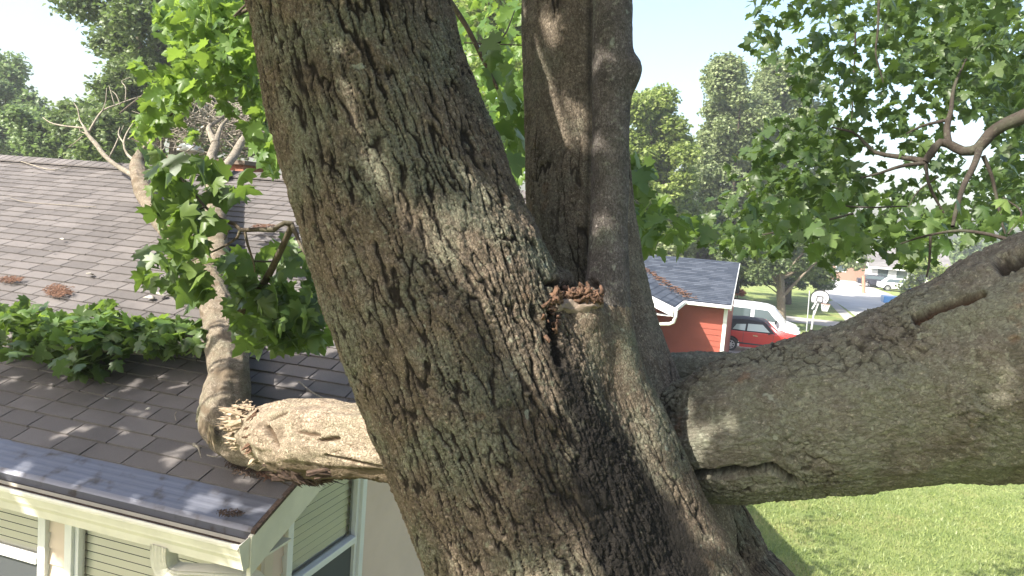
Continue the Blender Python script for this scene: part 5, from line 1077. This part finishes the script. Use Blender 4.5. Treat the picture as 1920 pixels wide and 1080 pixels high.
# gap between trunk and stem
fol([(920, 60, 70, 70, 150, 5, 9), (940, 150, 50, 60, 130, 5, 9), (950, 240, 40, 60, 100, 4.5, 8), (962, 310, 30, 50, 50, 4, 7)], M['leaf_sunlit'], .06, .10, 'bright leaves in the gap between trunk and stem', droop=1.2)
fol([(955, 190, 30, 60, 12, 3.0, 4), (962, 270, 26, 50, 16, 3., 4.), (930, 120, 30, 40, 6, 3.2, 4)], M['leaf'], .08, .12, droop=1.3)
twigs('branch', [pxline([(835, -10, 3.7), (875, 50, 3.7), (905, 110, 3.7), (930, 160, 3.7), (945, 200, 3.7)], [6, 5, 4.5, 3.5, 2], .05), pxline([(870, 80, 3.9), (985, 85, 3.9)], [1.4, 1.2], .1), pxline([(905, 110, 3.7), (950, 60, 3.9), (965, 20, 4)], [2, 1.5, 1], .1)], M['twigd'], tree0)
# right of stem, near
fol([(1200, 320, 35, 40, 12, 3.1, 4.0), (1220, 385, 40, 45, 16, 3.1, 4.2), (1200, 430, 36, 26, 12, 3.1, 4.), (1260, 425, 45, 30, 12, 3.6, 4.6), (1240, 455, 60, 20, 16, 3.6, 4.6)], M['leaf'], .07, .12, 'large leaves just right of the slim stem', droop=1.3)
# right crown
RC = [(1450, 20, 45, 40, 34), (1430, 90, 30, 25, 22), (1540, 30, 60, 45, 66), (1500, 110, 60, 45, 60), (1590, 90, 50, 50, 52), (1440, 60, 40, 30, 22), (1560, 180, 70, 50, 100), (1480, 260, 60, 45, 100), (1440, 320, 70, 50, 130), (1390, 395, 80, 45, 110), (1540, 260, 60, 50, 100), (1530, 350, 90, 55, 190), (1500, 430, 120, 45, 200), (1310, 440, 60, 24, 34), (1400, 460, 110, 34, 120), (1600, 300, 60, 60, 90), (1640, 200, 50, 60, 64), (1620, 400, 80, 40, 110), (1700, 60, 70, 60, 110), (1680, 130, 60, 50, 60), (1760, 120, 70, 60, 120), (1720, 230, 60, 50, 80), (1800, 60, 80, 60, 160), (1880, 100, 70, 80, 190), (1840, 170, 70, 50, 120), (1900, 230, 50, 60, 110), (1780, 330, 50, 40, 60), (1700, 360, 60, 30, 46), (1700, 440, 80, 40, 130), (1800, 430, 70, 40, 110), (1860, 360, 60, 60, 90), (1900, 320, 40, 50, 70), (1880, 410, 50, 34, 60), (1690, 10, 70, 40, 60), (1830, 0, 100, 40, 110), (1610, 460, 90, 40, 120), (1720, 480, 60, 34, 60), (1560, 490, 50, 24, 36), (1740, 290, 50, 30, 36)]
near_, far_ = [], []
for cx, cy, rx, ry, c in RC:
    if cy > 395: near_.append((cx, cy-16, rx, ry*.85, int(c*.22), 3.8, 5.4))
    far_.append((cx, cy-(8 if cy > 395 else 0), rx*1.05, ry*1.0, int(c*(.90 if cy < 395 else .48)), 5.0, 8.0))
fol(far_, M['leaf_shaded'], .06, .105, 'dense backlit leaf crown on the right', droop=.9)
fol(near_, M['leaf'], .06, .105, 'nearer leaves hanging over the big limb', droop=1.1)
fol([(1850, 90, 90, 110, 420, 8, 11), (1760, 60, 90, 70, 260, 8, 11), (1900, 200, 50, 90, 220, 8, 11), (1640, 40, 80, 60, 120, 8, 11), (1880, 380, 60, 70, 120, 7, 10)], M['leaf_shaded'], .08, .12, droop=.8)
bk = [([(2010, 170, 4.6), (1920, 218, 4.7), (1885, 232, 4.75), (1856, 252, 4.8), (1834, 278, 4.8), (1806, 284, 4.85), (1778, 271, 4.9), (1762, 268, 4.9), (1746, 287, 4.9), (1734, 304, 4.9)], [20, 16, 14, 13, 12, 11, 10, 9, 9, 8]),
      ([(1778, 268, 4.9), (1775, 240, 4.95), (1784, 205, 5.), (1790, 160, 5.1), (1812, 110, 5.2)], [8, 7, 5, 3.5, 1.5]), ([(1775, 225, 5.), (1730, 235, 5.1), (1700, 250, 5.2)], [4, 3, 1.5]),
      ([(1734, 303, 4.9), (1700, 296, 5.), (1660, 290, 5.1), (1640, 286, 5.1), (1620, 268, 5.2), (1600, 250, 5.2), (1560, 238, 5.3)], [7, 6, 5, 4.5, 4, 3, 2]), ([(1734, 306, 4.9), (1690, 312, 4.9), (1650, 324, 4.9), (1614, 333, 4.9)], [5, 4, 3, 2]),
      ([(1838, 276, 4.8), (1826, 310, 4.7), (1806, 350, 4.6), (1794, 390, 4.5), (1786, 425, 4.4)], [8, 7, 6, 5, 4]), ([(1843, 292, 4.8), (1858, 325, 4.8), (1868, 370, 4.8), (1878, 420, 4.7), (1884, 440, 4.7)], [5, 4, 3.5, 2.5, 2]), ([(1736, 308, 4.9), (1742, 345, 4.8), (1756, 375, 4.8), (1770, 400, 4.8)], [4, 3.5, 3, 2]),
      ([(1648, -10, 5), (1645, 60, 5), (1641, 100, 5), (1650, 135, 5), (1656, 155, 5)], [3, 2.5, 2, 1.6, 1]), ([(1560, 384, 4.2), (1640, 388, 4.2), (1700, 386, 4.3)], [2, 2, 1.5]), ([(1900, 452, 3.), (1860, 440, 3.1), (1800, 432, 3.2), (1740, 440, 3.3), (1690, 455, 3.4)], [5, 4, 3.5, 2.5, 1.5]), ([(1760, 330, 4.9), (1720, 360, 4.9), (1700, 395, 4.9)], [2, 1.5, 1]), ([(1430, 440, 4.6), (1500, 425, 4.6), (1600, 400, 4.6)], [1.5, 2, 2.5]), ([(1890, 440, 4.6), (1915, 400, 4.7), (1880, 370, 4.8)], [2, 2, 1.5]), ([(1604, 60, 6), (1600, 160, 6), (1596, 250, 6)], [2, 2, 1]),
      ([(1746, 440, 3.4), (1742, 500, 3.4), (1737, 520, 3.4)], [3, 2.4, 2])]
M['twig_shaded'] = bark_mat('bark_branch_shaded', (.055, .045, .036), (.06, .06, .042), (.03, .025, .02), .3, .0, rust=0, fine=.3)  # darker bark: shade from the leaves above put into the colour
for pts, r in bk:
    W, R = pxline(pts, np.array(r)*.85, .04); W = W+.01*fbm(W*5, 2, 6)[:, None]; twigs('branch', [(W, R)], M['twig_shaded'], tree0, 10)
# crown overhead (above the picture) set to shade trunk, limb and lower roof, gaps shaped for sun patches
S1 = np.cross(SUN, zz); S1 /= np.linalg.norm(S1); S2 = np.cross(S1, SUN)
lit = []
def LIT(x, y, d, r): q = P(x, y, d); lit.append((q@S1, q@S2, r))
for x, d in ((450, 3.4), (500, 3.2), (550, 3.05), (600, 2.9), (650, 2.8), (690, 2.7)): LIT(x, 810, d, .20)
for x_, y_, r0_ in ((1080, 570, .10), (1040, 500, .09), (1110, 660, .08), (1130, 730, .07), (1240, 930, .10), (1275, 1010, .10), (1310, 1070, .08), (960, 450, .07), (920, 520, .06), (880, 460, .04), (985, 640, .04), (620, 120, .03), (640, 60, .03), (735, 330, .03), (760, 400, .03)): LIT(x_, y_, surf(x_, y_), r0_)
LIT(1350, 740, 2.3, .035); LIT(1335, 780, 2.35, .03)
LIT(1000, 130, 2.75, .07); LIT(1000, 200, 2.75, .08); LIT(1060, 240, 2.72, .08); LIT(1045, 200, 2.72, .05); LIT(1005, 300, 2.72, .08); LIT(1050, 60, 2.75, .05); LIT(1010, 380, 2.7, .06); LIT(1120, 90, 2.4, .04); LIT(1120, 260, 2.4, .04); LIT(1130, 420, 2.36, .04); LIT(690, 250, 2.05, .03); LIT(730, 340, 2.05, .03); LIT(1850, 640, 1.9, .05)
for x, y in ((428, 745), (425, 790), (420, 640), (424, 700), (410, 590)): q = onroof(x, y, 40, 0)[0]; lit.append((q@S1, q@S2, .15))
for i in range(110):
    q = onroof(rng.uniform(-50, 640), rng.uniform(650, 960))[0]; lit.append((q@S1, q@S2, rng.uniform(.0, .045)))
for x_, y_ in zip(rng.uniform(-20, 600, 30), rng.uniform(560, 640, 30)): q = onroof(x_, y_, 0, .1)[0]; lit.append((q@S1, q@S2, .14))
T_ = []
for i in range(2600): T_.append(P(rng.uniform(470, 1400), rng.uniform(-120, 1100), rng.uniform(2.1, 2.6)))
for i in range(1900): T_.append(P(rng.uniform(1250, 2000), rng.uniform(480, 950), rng.uniform(1.9, 2.6)))
for i in range(11000): T_.append(onroof(rng.uniform(-120, 640), rng.uniform(655, 1000))[0])
for i in range(500): T_.append(P(rng.uniform(980, 1240), rng.uniform(-120, 640), rng.uniform(2.6, 2.9)))
T_ = np.array(T_); Tt = rng.uniform(2.2, 5.2, len(T_)); pos = T_+SUN*Tt[:, None]
ca, cb = pos@S1, pos@S2; keep = np.ones(len(pos), bool)
for a, b, r in lit: keep &= np.hypot(ca-a, cb-b) > r+.04
x, y, d = proj(pos); vis = (d > 0) & (x > -120) & (x < 2040) & (y > -140) & (y < 1200); keep &= ~vis; keep &= pos[:, 2] > 6.0
pos = pos[keep]; print('CROWN', len(pos)); foliage('foliage', pos, rng.uniform(.10, .16, len(pos)), M['leaf_shaded'], tree0, droop=.5)
ls = []
for i in range(26):
    q = pos[rng.integers(len(pos))]; s = P(480, -600, 2.6) if i % 2 else P(1085, -700, 3.2); ls.append(spline([s, (s+q)/2+[0, 0, .3], q], [.05, .03, .006], .15))
LS = []
for c, r in ls:
    xx, yy_, dd = proj(c)
    if not ((dd > 0) & (xx > -60) & (xx < 1980) & (yy_ > -60) & (yy_ < 1140)).any(): LS.append((c, r))
twigs('branches', LS, M['twigd'], tree0, 6)

# ------------------------------------------------------------------ air
hz_ = MB((0, 0, 0), X_, np.array([0, 1., 0]), zz); hz_.box((-70, -12, -1.), (90, 150, 30)); hm = bpy.data.materials.new('air'); hm.use_nodes = True; ht = hm.node_tree; ht.nodes.clear()
vo_ = ht.nodes.new('ShaderNodeVolumePrincipled'); vo_.inputs['Color'].default_value = (.93, .96, 1, 1); vo_.inputs['Density'].default_value = .0012; vo_.inputs['Anisotropy'].default_value = .2
ou = ht.nodes.new('ShaderNodeOutputMaterial'); ht.links.new(vo_.outputs[0], ou.inputs['Volume']); hzo = hz_.build('haze', hm); tag(hzo, 'thin summer haze over the whole street', 'haze', kind='stuff')
